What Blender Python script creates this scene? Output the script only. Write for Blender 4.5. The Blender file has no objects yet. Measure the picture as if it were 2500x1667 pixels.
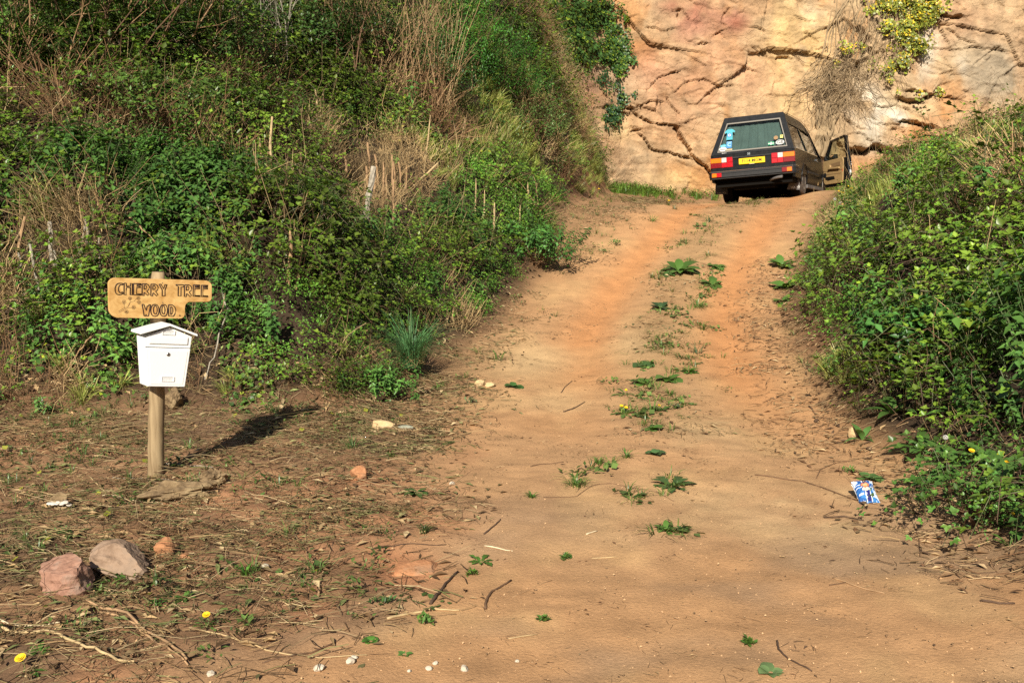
import bpy, bmesh, math, random
import numpy as np
from mathutils import Vector, Matrix

# ------------------------------------------------------------------ camera, light, exposure
C = bpy.context.scene.collection
scene = bpy.context.scene
W_, H_ = 2500.0, 1667.0
LENS = 35.0
F = W_ * LENS / 36.0
PITCH = math.radians(8.3)
CAMZ = 1.6
cam_data = bpy.data.cameras.new("camera")
cam_data.lens = LENS; cam_data.sensor_width = 36.0
cam_data.clip_start = 0.05; cam_data.clip_end = 500.0
cam = bpy.data.objects.new("camera", cam_data); C.objects.link(cam)
cam.location = (0, 0, CAMZ); cam.rotation_euler = (math.radians(90) - PITCH, 0, 0)
scene.camera = cam

SUN_EL, SUN_AZ = math.radians(34.0), math.radians(12.0)   # sun behind the camera, a little to the left
sd = Vector((math.sin(SUN_AZ) * math.cos(SUN_EL), math.cos(SUN_AZ) * math.cos(SUN_EL), -math.sin(SUN_EL)))
sun_data = bpy.data.lights.new("sun", 'SUN'); sun_data.energy = 5.0; sun_data.angle = math.radians(0.5)
sun_data.color = (1.0, 0.93, 0.80)
sun = bpy.data.objects.new("sun", sun_data); C.objects.link(sun)
sun.rotation_euler = sd.to_track_quat('-Z', 'Y').to_euler(); sun.location = (-8, -12, 20)
world = bpy.data.worlds.new("World"); scene.world = world; world.use_nodes = True
wn = world.node_tree.nodes; wl = world.node_tree.links
sky = wn.new('ShaderNodeTexSky'); sky.sky_type = 'NISHITA'; sky.sun_disc = False
sky.sun_elevation = SUN_EL; sky.sun_rotation = math.pi + SUN_AZ
bg = wn['Background']; bg.inputs['Strength'].default_value = 0.05
wl.new(sky.outputs[0], bg.inputs[0])
scene.view_settings.view_transform = 'Standard'; scene.view_settings.look = 'None'
scene.view_settings.gamma = 1.0; scene.view_settings.use_curve_mapping = False
scene.view_settings.exposure = 0.60
cy = scene.cycles
cy.max_bounces = 5; cy.diffuse_bounces = 2; cy.glossy_bounces = 3; cy.transmission_bounces = 4
cy.transparent_max_bounces = 8; cy.use_denoising = False; cy.caustics_reflective = False; cy.caustics_refractive = False
cy.sample_clamp_indirect = 4.0

rng = np.random.default_rng(7)
random.seed(7)
cP, sP = math.cos(PITCH), math.sin(PITCH)

def proj(p):
    p = np.asarray(p, float)
    dz = p[..., 2] - CAMZ
    dep = p[..., 1] * cP - dz * sP
    up = p[..., 1] * sP + dz * cP
    dep = np.where(np.abs(dep) < 1e-6, 1e-6, dep)
    return 1250 + F * p[..., 0] / dep, 833.5 - F * up / dep, dep

def ray(px, py):
    x = (px - 1250) / F; v = -(py - 833.5) / F
    return np.array([x, cP + v * sP, -sP + v * cP])

# ------------------------------------------------------------------ noise
def _hash(ix, iy, seed):
    h = (ix.astype(np.int64) * 374761393 + iy.astype(np.int64) * 668265263 + seed * 974634777) & 0xFFFFFFFF
    h = ((h ^ (h >> 13)) * 1274126177) & 0xFFFFFFFF
    h = (h ^ (h >> 16)) & 0xFFFFFFFF
    return h.astype(np.float64) / 4294967295.0

def vnoise(x, y, seed=0):
    x = np.asarray(x, float); y = np.asarray(y, float)
    ix = np.floor(x); iy = np.floor(y); fx = x - ix; fy = y - iy
    fx = fx * fx * (3 - 2 * fx); fy = fy * fy * (3 - 2 * fy)
    a = _hash(ix, iy, seed); b = _hash(ix + 1, iy, seed); c = _hash(ix, iy + 1, seed); d = _hash(ix + 1, iy + 1, seed)
    return (a + (b - a) * fx) * (1 - fy) + (c + (d - c) * fx) * fy

def fbm(x, y, seed=0, octv=4, gain=0.5):
    s = 0.0; a = 1.0; t = 0.0
    for k in range(octv):
        s = s + a * vnoise(x * 2 ** k + 17.3 * k, y * 2 ** k - 9.1 * k, seed + k); t += a; a *= gain
    return s / t

def smooth(e0, e1, x):
    t = np.clip((x - e0) / (e1 - e0), 0, 1)
    return t * t * (3 - 2 * t)

# ------------------------------------------------------------------ object helpers
def link(o, parent=None):
    C.objects.link(o)
    if parent is not None: o.parent = parent
    return o

def mesh_np(name, V, T, mat, cols=None, smooth_=False, parent=None, quads=False):
    """one mesh object from numpy arrays (triangles or quads)"""
    V = np.ascontiguousarray(V, np.float32); T = np.ascontiguousarray(T, np.int32)
    k = T.shape[1]
    me = bpy.data.meshes.new(name)
    me.vertices.add(len(V)); me.vertices.foreach_set('co', V.ravel())
    me.loops.add(T.size); me.loops.foreach_set('vertex_index', T.ravel())
    me.polygons.add(len(T)); me.polygons.foreach_set('loop_start', np.arange(0, T.size, k, dtype=np.int32))
    if smooth_: me.polygons.foreach_set('use_smooth', np.ones(len(T), bool))
    me.update(calc_edges=True)
    if cols is not None:
        at = me.attributes.new('Col', 'FLOAT_COLOR', 'POINT')
        c4 = np.ones((len(V), 4), np.float32); c4[:, :3] = cols
        at.data.foreach_set('color', c4.ravel())
    me.materials.append(mat)
    return link(bpy.data.objects.new(name, me), parent)

class MB:
    """collects shapes and builds them as ONE mesh object"""
    def __init__(s): s.v = []; s.f = []
    def add(s, vs, fs):
        o = len(s.v); s.v += [tuple(map(float, q)) for q in vs]; s.f += [tuple(i + o for i in f) for f in fs]
    def box(s, a, b, M=None):
        (x0, y0, z0), (x1, y1, z1) = a, b
        vs = [(x0,y0,z0),(x1,y0,z0),(x1,y1,z0),(x0,y1,z0),(x0,y0,z1),(x1,y0,z1),(x1,y1,z1),(x0,y1,z1)]
        if M is not None: vs = [M @ Vector(q) for q in vs]
        s.add(vs, [(0,3,2,1),(4,5,6,7),(0,1,5,4),(1,2,6,5),(2,3,7,6),(3,0,4,7)])
    def tube(s, pts, rad, n=8, caps=True):
        pts = [Vector(p) for p in pts]
        if not hasattr(rad, '__len__'): rad = [rad] * len(pts)
        rings = []; up = Vector((0.13, 0.21, 0.97)); vs = []
        for i, p in enumerate(pts):
            d = (pts[min(i + 1, len(pts) - 1)] - pts[max(i - 1, 0)])
            d = d.normalized() if d.length > 1e-9 else Vector((0, 0, 1))
            u = d.cross(up)
            if u.length < 1e-3: u = d.cross(Vector((1, 0, 0)))
            u.normalize(); w = d.cross(u)
            for k in range(n):
                a = 2 * math.pi * k / n
                vs.append(p + (u * math.cos(a) + w * math.sin(a)) * rad[i])
        fs = []
        for i in range(len(pts) - 1):
            for k in range(n):
                a = i * n + k; b = i * n + (k + 1) % n
                fs.append((a, b, b + n, a + n))
        if caps:
            fs.append(tuple(range(n - 1, -1, -1))); fs.append(tuple(range((len(pts) - 1) * n, len(pts) * n)))
        s.add(vs, fs)
    def prism(s, poly, fr, t0, t1):
        """polygon (u,v) in frame fr=(origin,u,v,n) extruded from t0 to t1 along n"""
        o, u, v, n = fr; k = len(poly)
        vs = [o + u * a + v * b + n * t0 for a, b in poly] + [o + u * a + v * b + n * t1 for a, b in poly]
        fs = [tuple(range(k - 1, -1, -1)), tuple(range(k, 2 * k))]
        fs += [(i, (i + 1) % k, k + (i + 1) % k, k + i) for i in range(k)]
        s.add(vs, fs)
    def lathe(s, prof, origin, axis, n=24):
        ax = Vector(axis).normalized(); u = ax.orthogonal().normalized(); w = ax.cross(u); vs = []; o = Vector(origin)
        for r, h in prof:
            for k in range(n):
                a = 2 * math.pi * k / n
                vs.append(o + ax * h + (u * math.cos(a) + w * math.sin(a)) * r)
        fs = []
        for i in range(len(prof) - 1):
            for k in range(n):
                a = i * n + k; b = i * n + (k + 1) % n
                fs.append((a, b, b + n, a + n))
        fs.append(tuple(range(n - 1, -1, -1))); fs.append(tuple(range((len(prof) - 1) * n, len(prof) * n)))
        s.add(vs, fs)
    def build(s, name, mat, parent=None, smooth_=False, bevel=0.0, seg=2, fixn=True):
        me = bpy.data.meshes.new(name); me.from_pydata(s.v, [], s.f)
        if fixn:
            bm = bmesh.new(); bm.from_mesh(me); bmesh.ops.recalc_face_normals(bm, faces=bm.faces); bm.to_mesh(me); bm.free()
        me.materials.append(mat)
        if smooth_: me.polygons.foreach_set('use_smooth', [True] * len(me.polygons))
        o = link(bpy.data.objects.new(name, me), parent)
        if bevel > 0:
            m = o.modifiers.new('bevel', 'BEVEL'); m.width = bevel; m.segments = seg; m.limit_method = 'ANGLE'; m.angle_limit = math.radians(35)
        return o

def tag(o, label, cat, group=None):
    o['label'] = label; o['category'] = cat
    if group: o['group'] = group
    return o

def thing(name, label, cat, loc=(0, 0, 0), group=None):
    o = bpy.data.objects.new(name, None); o.location = loc; o.empty_display_size = 0.1
    C.objects.link(o); return tag(o, label, cat, group)

def kind(o, k): o['kind'] = k; return o

# ------------------------------------------------------------------ materials
def new_mat(name):
    m = bpy.data.materials.new(name); m.use_nodes = True
    return m, m.node_tree.nodes, m.node_tree.links, m.node_tree.nodes['Principled BSDF']

def mat(name, col, rough=0.5, metal=0.0, var=0.0, vscale=8.0, bump=0.0, bscale=40.0, spec=0.5, coat=0.0, col2=None):
    m, n, l, p = new_mat(name)
    p.inputs['Roughness'].default_value = rough; p.inputs['Metallic'].default_value = metal
    p.inputs['Specular IOR Level'].default_value = spec
    p.inputs['Coat Weight'].default_value = coat
    p.inputs['Base Color'].default_value = (*col, 1)
    tc = n.new('ShaderNodeTexCoord')
    if var > 0 or col2:
        nz = n.new('ShaderNodeTexNoise'); nz.inputs['Scale'].default_value = vscale; nz.inputs['Detail'].default_value = 6
        l.new(tc.outputs['Object'], nz.inputs['Vector'])
        r = n.new('ShaderNodeValToRGB'); r.color_ramp.elements[0].position = 0.3; r.color_ramp.elements[1].position = 0.7
        c2 = col2 or tuple(min(1, c * (1 + var)) for c in col)
        c1 = col if col2 else tuple(c * (1 - var) for c in col)
        r.color_ramp.elements[0].color = (*c1, 1); r.color_ramp.elements[1].color = (*c2, 1)
        l.new(nz.outputs['Fac'], r.inputs['Fac']); l.new(r.outputs['Color'], p.inputs['Base Color'])
    if bump > 0:
        nb = n.new('ShaderNodeTexNoise'); nb.inputs['Scale'].default_value = bscale; nb.inputs['Detail'].default_value = 5
        l.new(tc.outputs['Object'], nb.inputs['Vector'])
        b = n.new('ShaderNodeBump'); b.inputs['Strength'].default_value = bump; b.inputs['Distance'].default_value = 0.02
        l.new(nb.outputs['Fac'], b.inputs['Height']); l.new(b.outputs['Normal'], p.inputs['Normal'])
    return m

def leaf_mat(name, trans=0.25, rough=0.45, spec=0.35):
    m, n, l, p = new_mat(name)
    at = n.new('ShaderNodeAttribute'); at.attribute_name = 'Col'
    l.new(at.outputs['Color'], p.inputs['Base Color'])
    p.inputs['Roughness'].default_value = rough; p.inputs['Specular IOR Level'].default_value = spec
    if trans > 0:
        t = n.new('ShaderNodeBsdfTranslucent'); mx = n.new('ShaderNodeMixShader'); mx.inputs[0].default_value = trans
        hs = n.new('ShaderNodeMix'); hs.data_type = 'RGBA'; hs.blend_type = 'MULTIPLY'; hs.inputs[0].default_value = 1.0
        hs.inputs[7].default_value = (1.25, 1.3, 0.5, 1)
        l.new(at.outputs['Color'], hs.inputs[6]); l.new(hs.outputs[2], t.inputs['Color'])
        l.new(p.outputs[0], mx.inputs[1]); l.new(t.outputs[0], mx.inputs[2])
        l.new(mx.outputs[0], n['Material Output'].inputs['Surface'])
    return m

def earth_mat(name, rough=0.92, fine=60.0, amp=0.35, bump=0.6, bdist=0.02, mid=7.0, streak=False):
    """vertex colour of the ground, broken up by procedural grain and small-scale relief"""
    m, n, l, p = new_mat(name)
    at = n.new('ShaderNodeAttribute'); at.attribute_name = 'Col'
    tc = n.new('ShaderNodeTexCoord')
    n1 = n.new('ShaderNodeTexNoise'); n1.inputs['Scale'].default_value = fine; n1.inputs['Detail'].default_value = 6; n1.inputs['Roughness'].default_value = 0.7
    n2 = n.new('ShaderNodeTexNoise'); n2.inputs['Scale'].default_value = mid; n2.inputs['Detail'].default_value = 8; n2.inputs['Roughness'].default_value = 0.65
    for q in (n1, n2): l.new(tc.outputs['Object'], q.inputs['Vector'])
    ad = n.new('ShaderNodeMath'); ad.operation = 'ADD'; l.new(n1.outputs['Fac'], ad.inputs[0]); l.new(n2.outputs['Fac'], ad.inputs[1])
    mr = n.new('ShaderNodeMapRange'); mr.inputs['From Min'].default_value = 0.6; mr.inputs['From Max'].default_value = 1.4
    mr.inputs['To Min'].default_value = 1 - amp; mr.inputs['To Max'].default_value = 1 + amp
    l.new(ad.outputs[0], mr.inputs['Value'])
    mu = n.new('ShaderNodeVectorMath'); mu.operation = 'SCALE'
    l.new(at.outputs['Color'], mu.inputs[0]); l.new(mr.outputs[0], mu.inputs['Scale'])
    l.new(mu.outputs['Vector'], p.inputs['Base Color'])
    p.inputs['Roughness'].default_value = rough; p.inputs['Specular IOR Level'].default_value = 0.2
    b = n.new('ShaderNodeBump'); b.inputs['Strength'].default_value = bump; b.inputs['Distance'].default_value = bdist
    l.new(ad.outputs[0], b.inputs['Height']); l.new(b.outputs['Normal'], p.inputs['Normal'])
    return m

# ------------------------------------------------------------------ terrain height
CTRL = np.array([(0,-12,0),(-8,-10,0),(8,-10,0),(0,3,0),(-4,3,0),(4,3,0),(0,6.5,0),(-3,7,.05),(3,7,0),(1.3,8,.06),(1.5,10,.25),(2,12.3,.6),
 (2.6,14,.98),(3.1,15.5,1.32),(3.5,17,1.44),(4,19,1.45),(4.67,21.65,1.42),(6.04,21.0,1.66),(5.6,19.5,1.58),(5.2,18,1.5),(4.5,15.5,1.32),
 (3.8,12.3,.66),(3,10,.27),(1.5,15.5,1.35),(1.5,17,1.5),(2.3,22,1.65),(2.5,27,1.85),(6.5,24.5,1.4),(8,23,1.7),(9,27,1.95),(0,12,.55),
 (-.5,10,.2),(0,15,1.2),(-3,10,.2),(-3,15,1.2),(-3,20,1.6),(-8,8,.1),(-8,20,1.5),(8,10,.3),(9,15,1.2),(13,27,2.0),(15,20,1.7),(-15,8,0),
 (-15,22,1.5),(15,5,0),(-15,-5,0)], float)

def _phi(r): return r * r * np.log(r + 1e-9)
_n = len(CTRL); _A = np.zeros((_n + 3, _n + 3))
_d = np.hypot(CTRL[:, None, 0] - CTRL[None, :, 0], CTRL[:, None, 1] - CTRL[None, :, 1])
_A[:_n, :_n] = _phi(_d) + np.eye(_n) * 0.02
_A[:_n, _n] = 1; _A[:_n, _n + 1] = CTRL[:, 0]; _A[:_n, _n + 2] = CTRL[:, 1]
_A[_n, :_n] = 1; _A[_n + 1, :_n] = CTRL[:, 0]; _A[_n + 2, :_n] = CTRL[:, 1]
_w = np.linalg.solve(_A, np.concatenate([CTRL[:, 2], np.zeros(3)]))

def base_z(x, y):
    xc = np.clip(x, -16, 16); yc = np.clip(y, -12, 28)
    z = _w[_n] + _w[_n + 1] * xc + _w[_n + 2] * yc
    for k in range(_n): z = z + _w[k] * _phi(np.hypot(xc - CTRL[k, 0], yc - CTRL[k, 1]))
    return z

TOE_L = np.array([(-40, 6.6), (-9, 6.7), (-3.6, 6.9), (-2.9, 7.05), (-1.95, 7.15), (-1.15, 7.2), (-0.9, 7.9), (-.62, 9.2), (-.2, 10.3), (.2, 12.0), (.6, 13.2),
                  (.74, 15.0), (1.05, 17.0), (1.6, 19.5), (2.1, 22.0), (2.3, 24.5), (2.4, 40)], float)
TOE_R = np.array([(2.3, -30), (2.2, 4.0), (2.3, 4.6), (2.42, 5.7), (2.3, 6.6), (2.5, 8.0), (2.65, 9.1), (3.15, 11.3), (3.95, 13.4), (4.4, 14.5), (5.25, 16.8), (6.2, 19.3),
                  (7.6, 22.0), (9.2, 24.0), (12, 25.5), (30, 27)], float)

def poly_dist(x, y, P):
    """signed distance: positive on the left of the directed polyline"""
    best = np.full(np.shape(x), 1e9); sgn = np.zeros(np.shape(x))
    for a, b in zip(P[:-1], P[1:]):
        d = b - a; L2 = d @ d
        t = np.clip(((x - a[0]) * d[0] + (y - a[1]) * d[1]) / L2, 0, 1)
        ex = x - (a[0] + t * d[0]); ey = y - (a[1] + t * d[1]); r = np.hypot(ex, ey)
        s = np.sign(d[0] * (y - a[1]) - d[1] * (x - a[0]))
        m = r < best - 1e-9
        best = np.where(m, r, best); sgn = np.where(m, s, sgn)
    return best * np.where(sgn == 0, 1, sgn)

def d_left(x, y): return poly_dist(x, y, TOE_L)
def d_right(x, y): return -poly_dist(x, y, TOE_R)

def bank(d, s0, top):
    d = np.maximum(d + 0.12, 0)
    z = s0 * (np.sqrt(d * d + 0.04) - 0.2)
    return top * (1 - np.exp(-z / top)) if top else z

def ground_z(x, y, fine=True):
    x = np.asarray(x, float); y = np.asarray(y, float)
    dl = d_left(x, y); dr = d_right(x, y)
    z = base_z(x, y)
    z = z + bank(dl, 0.95, 9.0) * (0.9 + 0.85 * smooth(11, 19, y) + 0.9 * smooth(16, 22, y)) + bank(dr, 0.85, 3.0) * (1 - .50 * smooth(12.5, 18, y))
    on_bank = smooth(0.0, 1.2, np.maximum(dl, dr))
    z = z + on_bank * (fbm(x * .9, y * .9, 3, 4) - .5) * 0.55
    # two worn ruts with a low crown between them, and broken ground along the edges
    cx = track_c(y); u = x - cx
    rut = np.exp(-((np.abs(u) - .70) / .26) ** 2) * smooth(5.0, 8.5, y)
    z = z - 0.05 * rut * (1 - on_bank)
    z = z + (fbm(x * 1.1, y * 1.1, 11, 3) - .5) * 0.05 * (1 - on_bank)
    if fine:
        rough = 0.35 + 0.65 * np.clip(1 - rut, 0, 1)
        lf = left_fore(x, y)
        z = z + (fbm(x * 6, y * 6, 21, 4) - .5) * (0.022 + 0.05 * lf) * rough
        z = z + (fbm(x * 22, y * 22, 31, 2) - .5) * (0.006 + 0.016 * lf) * rough
    return z

TRK = np.array([(-10, .9), (3, .95), (5, 1.0), (7.1, 1.12), (9, 1.3), (10.5, 1.55), (12.3, 2.05), (13.9, 2.65), (15.5, 3.3), (17, 3.85), (19, 4.5), (21.5, 5.4), (26, 7.4)])
def track_c(y): return np.interp(y, TRK[:, 0], TRK[:, 1])

def left_fore(x, y):
    """1 on the strewn, rougher ground round the post, 0 on the track"""
    e = np.interp(y, [2.5, 3.1, 4.2, 5.5, 7, 8.5, 10, 12], [-1.0, -.75, -.55, -.45, -.45, -.5, -.4, -.2])
    return smooth(.35, -.45, x - e + (fbm(x * 1.6, y * 1.6, 41, 3) - .5) * 1.1)

def at(px, py, lift=0.0):
    """ground point seen at a photo pixel"""
    d = ray(px, py)
    ts = np.concatenate([np.arange(2.6, 12, .02), np.arange(12, 32, .04)])
    P = d[None, :] * ts[:, None]; P[:, 2] += CAMZ
    g = P[:, 2] - ground_z(P[:, 0], P[:, 1], False)
    k = np.argmax(g < lift)
    if g[k] >= lift: k = len(ts) - 1
    q = P[k]
    return Vector((q[0], q[1], float(ground_z(np.array([q[0]]), np.array([q[1]]))[0])))

# ------------------------------------------------------------------ cliff surface  y = cliff_y(x, z)
CL0 = 27.0
def to_cliff(px, py, y=CL0 - .2):
    d = ray(px, py); t = y / d[1]
    return (d[0] * t, CAMZ + d[2] * t)

def seg_dist2(x, z, pts):
    best = np.full(np.shape(x), 1e9); side = np.zeros(np.shape(x))
    for (a, b) in zip(pts[:-1], pts[1:]):
        a = np.array(a); b = np.array(b); d = b - a
        t = np.clip(((x - a[0]) * d[0] + (z - a[1]) * d[1]) / (d @ d + 1e-9), 0, 1)
        ex = x - a[0] - t * d[0]; ez = z - a[1] - t * d[1]; r = np.hypot(ex, ez)
        s = np.sign(d[0] * (z - a[1]) - d[1] * (x - a[0]))
        m = r < best
        side = np.where(m, s, side); best = np.where(m, r, best)
    return best, side

def _q(l, sx=1440, sy=0, k=2.24): return [to_cliff(sx + a / k, sy + b / k) for a, b in l]
def _q6(l): return [to_cliff(1950 + a / 3.92, b / 3.92) for a, b in l]
# joints and ledges seen in the rock: (points, width, depth of the joint, how far the rock below steps back)
JOINTS = [
 (_q([(355,455),(390,410),(440,400),(515,370)]), .035, .10, .06),
 (_q([(485,485),(540,440),(600,425),(650,432),(720,460),(810,462)]), .028, .09, .05),
 (_q([(270,572),(330,552),(380,543),(425,545)]), .03, .12, .05),
 (_q([(440,535),(470,580),(492,620)]), .05, .16, .02),
 (_q([(255,600),(300,650),(350,672),(410,675),(475,683)]), .045, .16, .08),
 (_q([(480,695),(505,750),(545,800),(570,850),(620,900),(668,945),(690,1010)]), .085, .34, .0),
 (_q([(290,735),(325,770),(335,810),(400,825),(450,830),(500,855),(560,868)]), .045, .18, .08),
 (_q([(245,712),(290,702)]), .04, .14, .05), (_q([(180,583),(240,582)]), .05, .16, .1),
 (_q([(175,612),(215,608)]), .04, .14, .08), (_q([(40,100),(85,80)]), .09, .3, .1),
 (_q([(610,232),(660,222)]), .045, .14, .04), (_q([(715,165),(745,150)]), .06, .14, .04),
 (_q([(755,110),(760,60),(790,30)]), .05, .12, .0), (_q([(1060,302),(1130,300)]), .05, .14, .06),
 (_q([(940,240),(1010,290)]), .03, .08, .02), (_q([(420,430),(470,480)]), .03, .08, .02),
 (_q([(1165,290),(1215,350)]), .03, .07, .02), (_q([(1240,262),(1310,245)]), .03, .08, .03),
 (_q([(330,130),(430,150),(480,140)]), .03, .08, .03), (_q([(480,40),(520,20),(500,70)]), .06, .13, .0),
 (_q([(200,180),(222,95)]), .03, .09, .0), (_q([(700,590),(770,565)]), .025, .06, .02),
 (_q6([(1090,850),(1250,870),(1400,890),(1600,940)]), .05, .26, .05),
 (_q6([(1040,930),(1130,970),(1250,960),(1330,900)]), .13, .42, .1),
 (_q6([(1370,855),(1460,800),(1540,770)]), .05, .10, .0),
 (_q6([(770,1000),(1030,1012)]), .03, .12, .05),
 (_q6([(1045,1150),(1150,1170),(1350,1210)]), .11, .42, .12),
 (_q6([(560,1430),(680,1450),(780,1400),(850,1420),(1000,1440),(1110,1420)]), .14, .55, .28),
 (_q6([(780,1130),(860,1180),(1000,1230)]), .03, .09, .04), (_q6([(880,1170),(1060,1190)]), .03, .08, .03),
 (_q6([(1460,105),(1560,120),(1660,112)]), .09, .34, .08),
 (_q6([(1530,235),(1600,270),(1650,340),(1780,385)]), .04, .14, .03),
 (_q6([(1350,270),(1420,400)]), .03, .1, .0), (_q6([(1200,415),(1500,440),(1800,430),(2080,465)]), .03, .08, .05),
 (_q6([(650,230),(740,360),(690,420),(760,470)]), .12, .4, .0),
 (_q6([(500,1280),(640,1290),(760,1370)]), .03, .09, .02), (_q6([(1480,500),(1560,640),(1560,770)]), .03, .09, .0),
]

def cells(x, z, s, seed, tilt, step):
    """broken planar facets: nearest jittered cell centre, each with its own tilt and set-back"""
    gx = x / s; gz = z / s; ix = np.floor(gx); iz = np.floor(gz)
    best = np.full(x.shape, 1e9); out = np.zeros(x.shape); second = np.full(x.shape, 1e9)
    for dx in (-1, 0, 1):
        for dz in (-1, 0, 1):
            cx = ix + dx; cz = iz + dz
            px = cx + _hash(cx, cz, seed); pz = cz + _hash(cx, cz, seed + 1)
            r = np.hypot((gx - px) * .8, gz - pz)
            val = ((_hash(cx, cz, seed + 2) - .5) * tilt * (gx - px) + (_hash(cx, cz, seed + 3) - .5) * tilt * (gz - pz)) * s + (_hash(cx, cz, seed + 4) - .5) * step
            m = r < best
            second = np.where(m, best, np.minimum(second, r)); out = np.where(m, val, out); best = np.where(m, r, best)
    return out, second - best

def cliff_y(x, z, detail=True):
    x = np.asarray(x, float); z = np.asarray(z, float)
    y = CL0 + .10 * (z - 2.0) - 2.6 * smooth(3.4, 0.2, x + .12 * (z - 2)) + 1.0 * smooth(8, 16, x) * 0
    wx = x + (fbm(x * .6, z * .6, 61, 2) - .5) * .8; wz = z + (fbm(x * .6 + 40, z * .6, 63, 2) - .5) * .6
    c1, e1 = cells(wx + .35 * wz, wz * 1.25, 1.7, 71, .26, .06)
    c2, e2 = cells(wx * .8 + .3 * wz, wz * 1.2, .60, 81, .26, .045)
    y = y + c1 + c2 + (fbm(x * .8, z * .8, 67, 3) - .5) * .22
    if detail:
        c3, e3 = cells(wx * .8 + .4 * wz, wz * 1.25, .22, 91, .34, .016)
        y = y + c3 + (fbm(x * 2.2 + z, z * 3.6 - .5 * x, 95, 6, .7) - .5) * .085
        jx = x + (fbm(x * 4, z * 4, 97, 5, .7) - .5) * .15; jz = z + (fbm(x * 4 + 9, z * 4, 99, 5, .7) - .5) * .15
        for pts, w, dep, stepb in JOINTS:
            xs = [p[0] for p in pts]; zs = [p[1] for p in pts]
            m = (x > min(xs) - 1.2) & (x < max(xs) + 1.2) & (z > min(zs) - 1.6) & (z < max(zs) + 1.2)
            if not m.any(): continue
            r, sd_ = seg_dist2(jx[m], jz[m], pts)
            if pts[-1][0] < pts[0][0]: sd_ = -sd_
            wv = .35 + .9 * fbm(x[m] * 3, z[m] * 3, 103, 3); w = w * .62 * wv
            g = np.where(r < w, dep * np.sqrt(np.clip(1 - (r / w), 0, 1)), 0)
            ext = smooth(min(xs) - .5, min(xs) + .1, x[m]) * smooth(max(xs) + .5, max(xs) - .1, x[m])
            stp = np.where(sd_ < 0, stepb * np.exp(-r / .7), -stepb * .35 * np.exp(-r / .35)) * ext
            y[m] += g + stp
    return y

def at_cliff(px, py, off=0.0):
    d = ray(px, py); ts = np.arange(22, 31, .02)
    X = d[0] * ts; Y = d[1] * ts; Z = CAMZ + d[2] * ts
    k = np.argmax(Y > cliff_y(X, Z) - off)
    return Vector((X[k], Y[k], Z[k]))
# ================================================================== SETTING: ground, banks, cliff
def mixc(a, b, t): return a + (np.asarray(b, float) - a) * t[..., None]

def pixel_blobs(px, py, blobs):
    w = 0
    for bx, by, rx, ry, a in blobs:
        w = w + a * np.exp(-((px - bx) / rx) ** 2 - ((py - by) / ry) ** 2)
    return w

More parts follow.
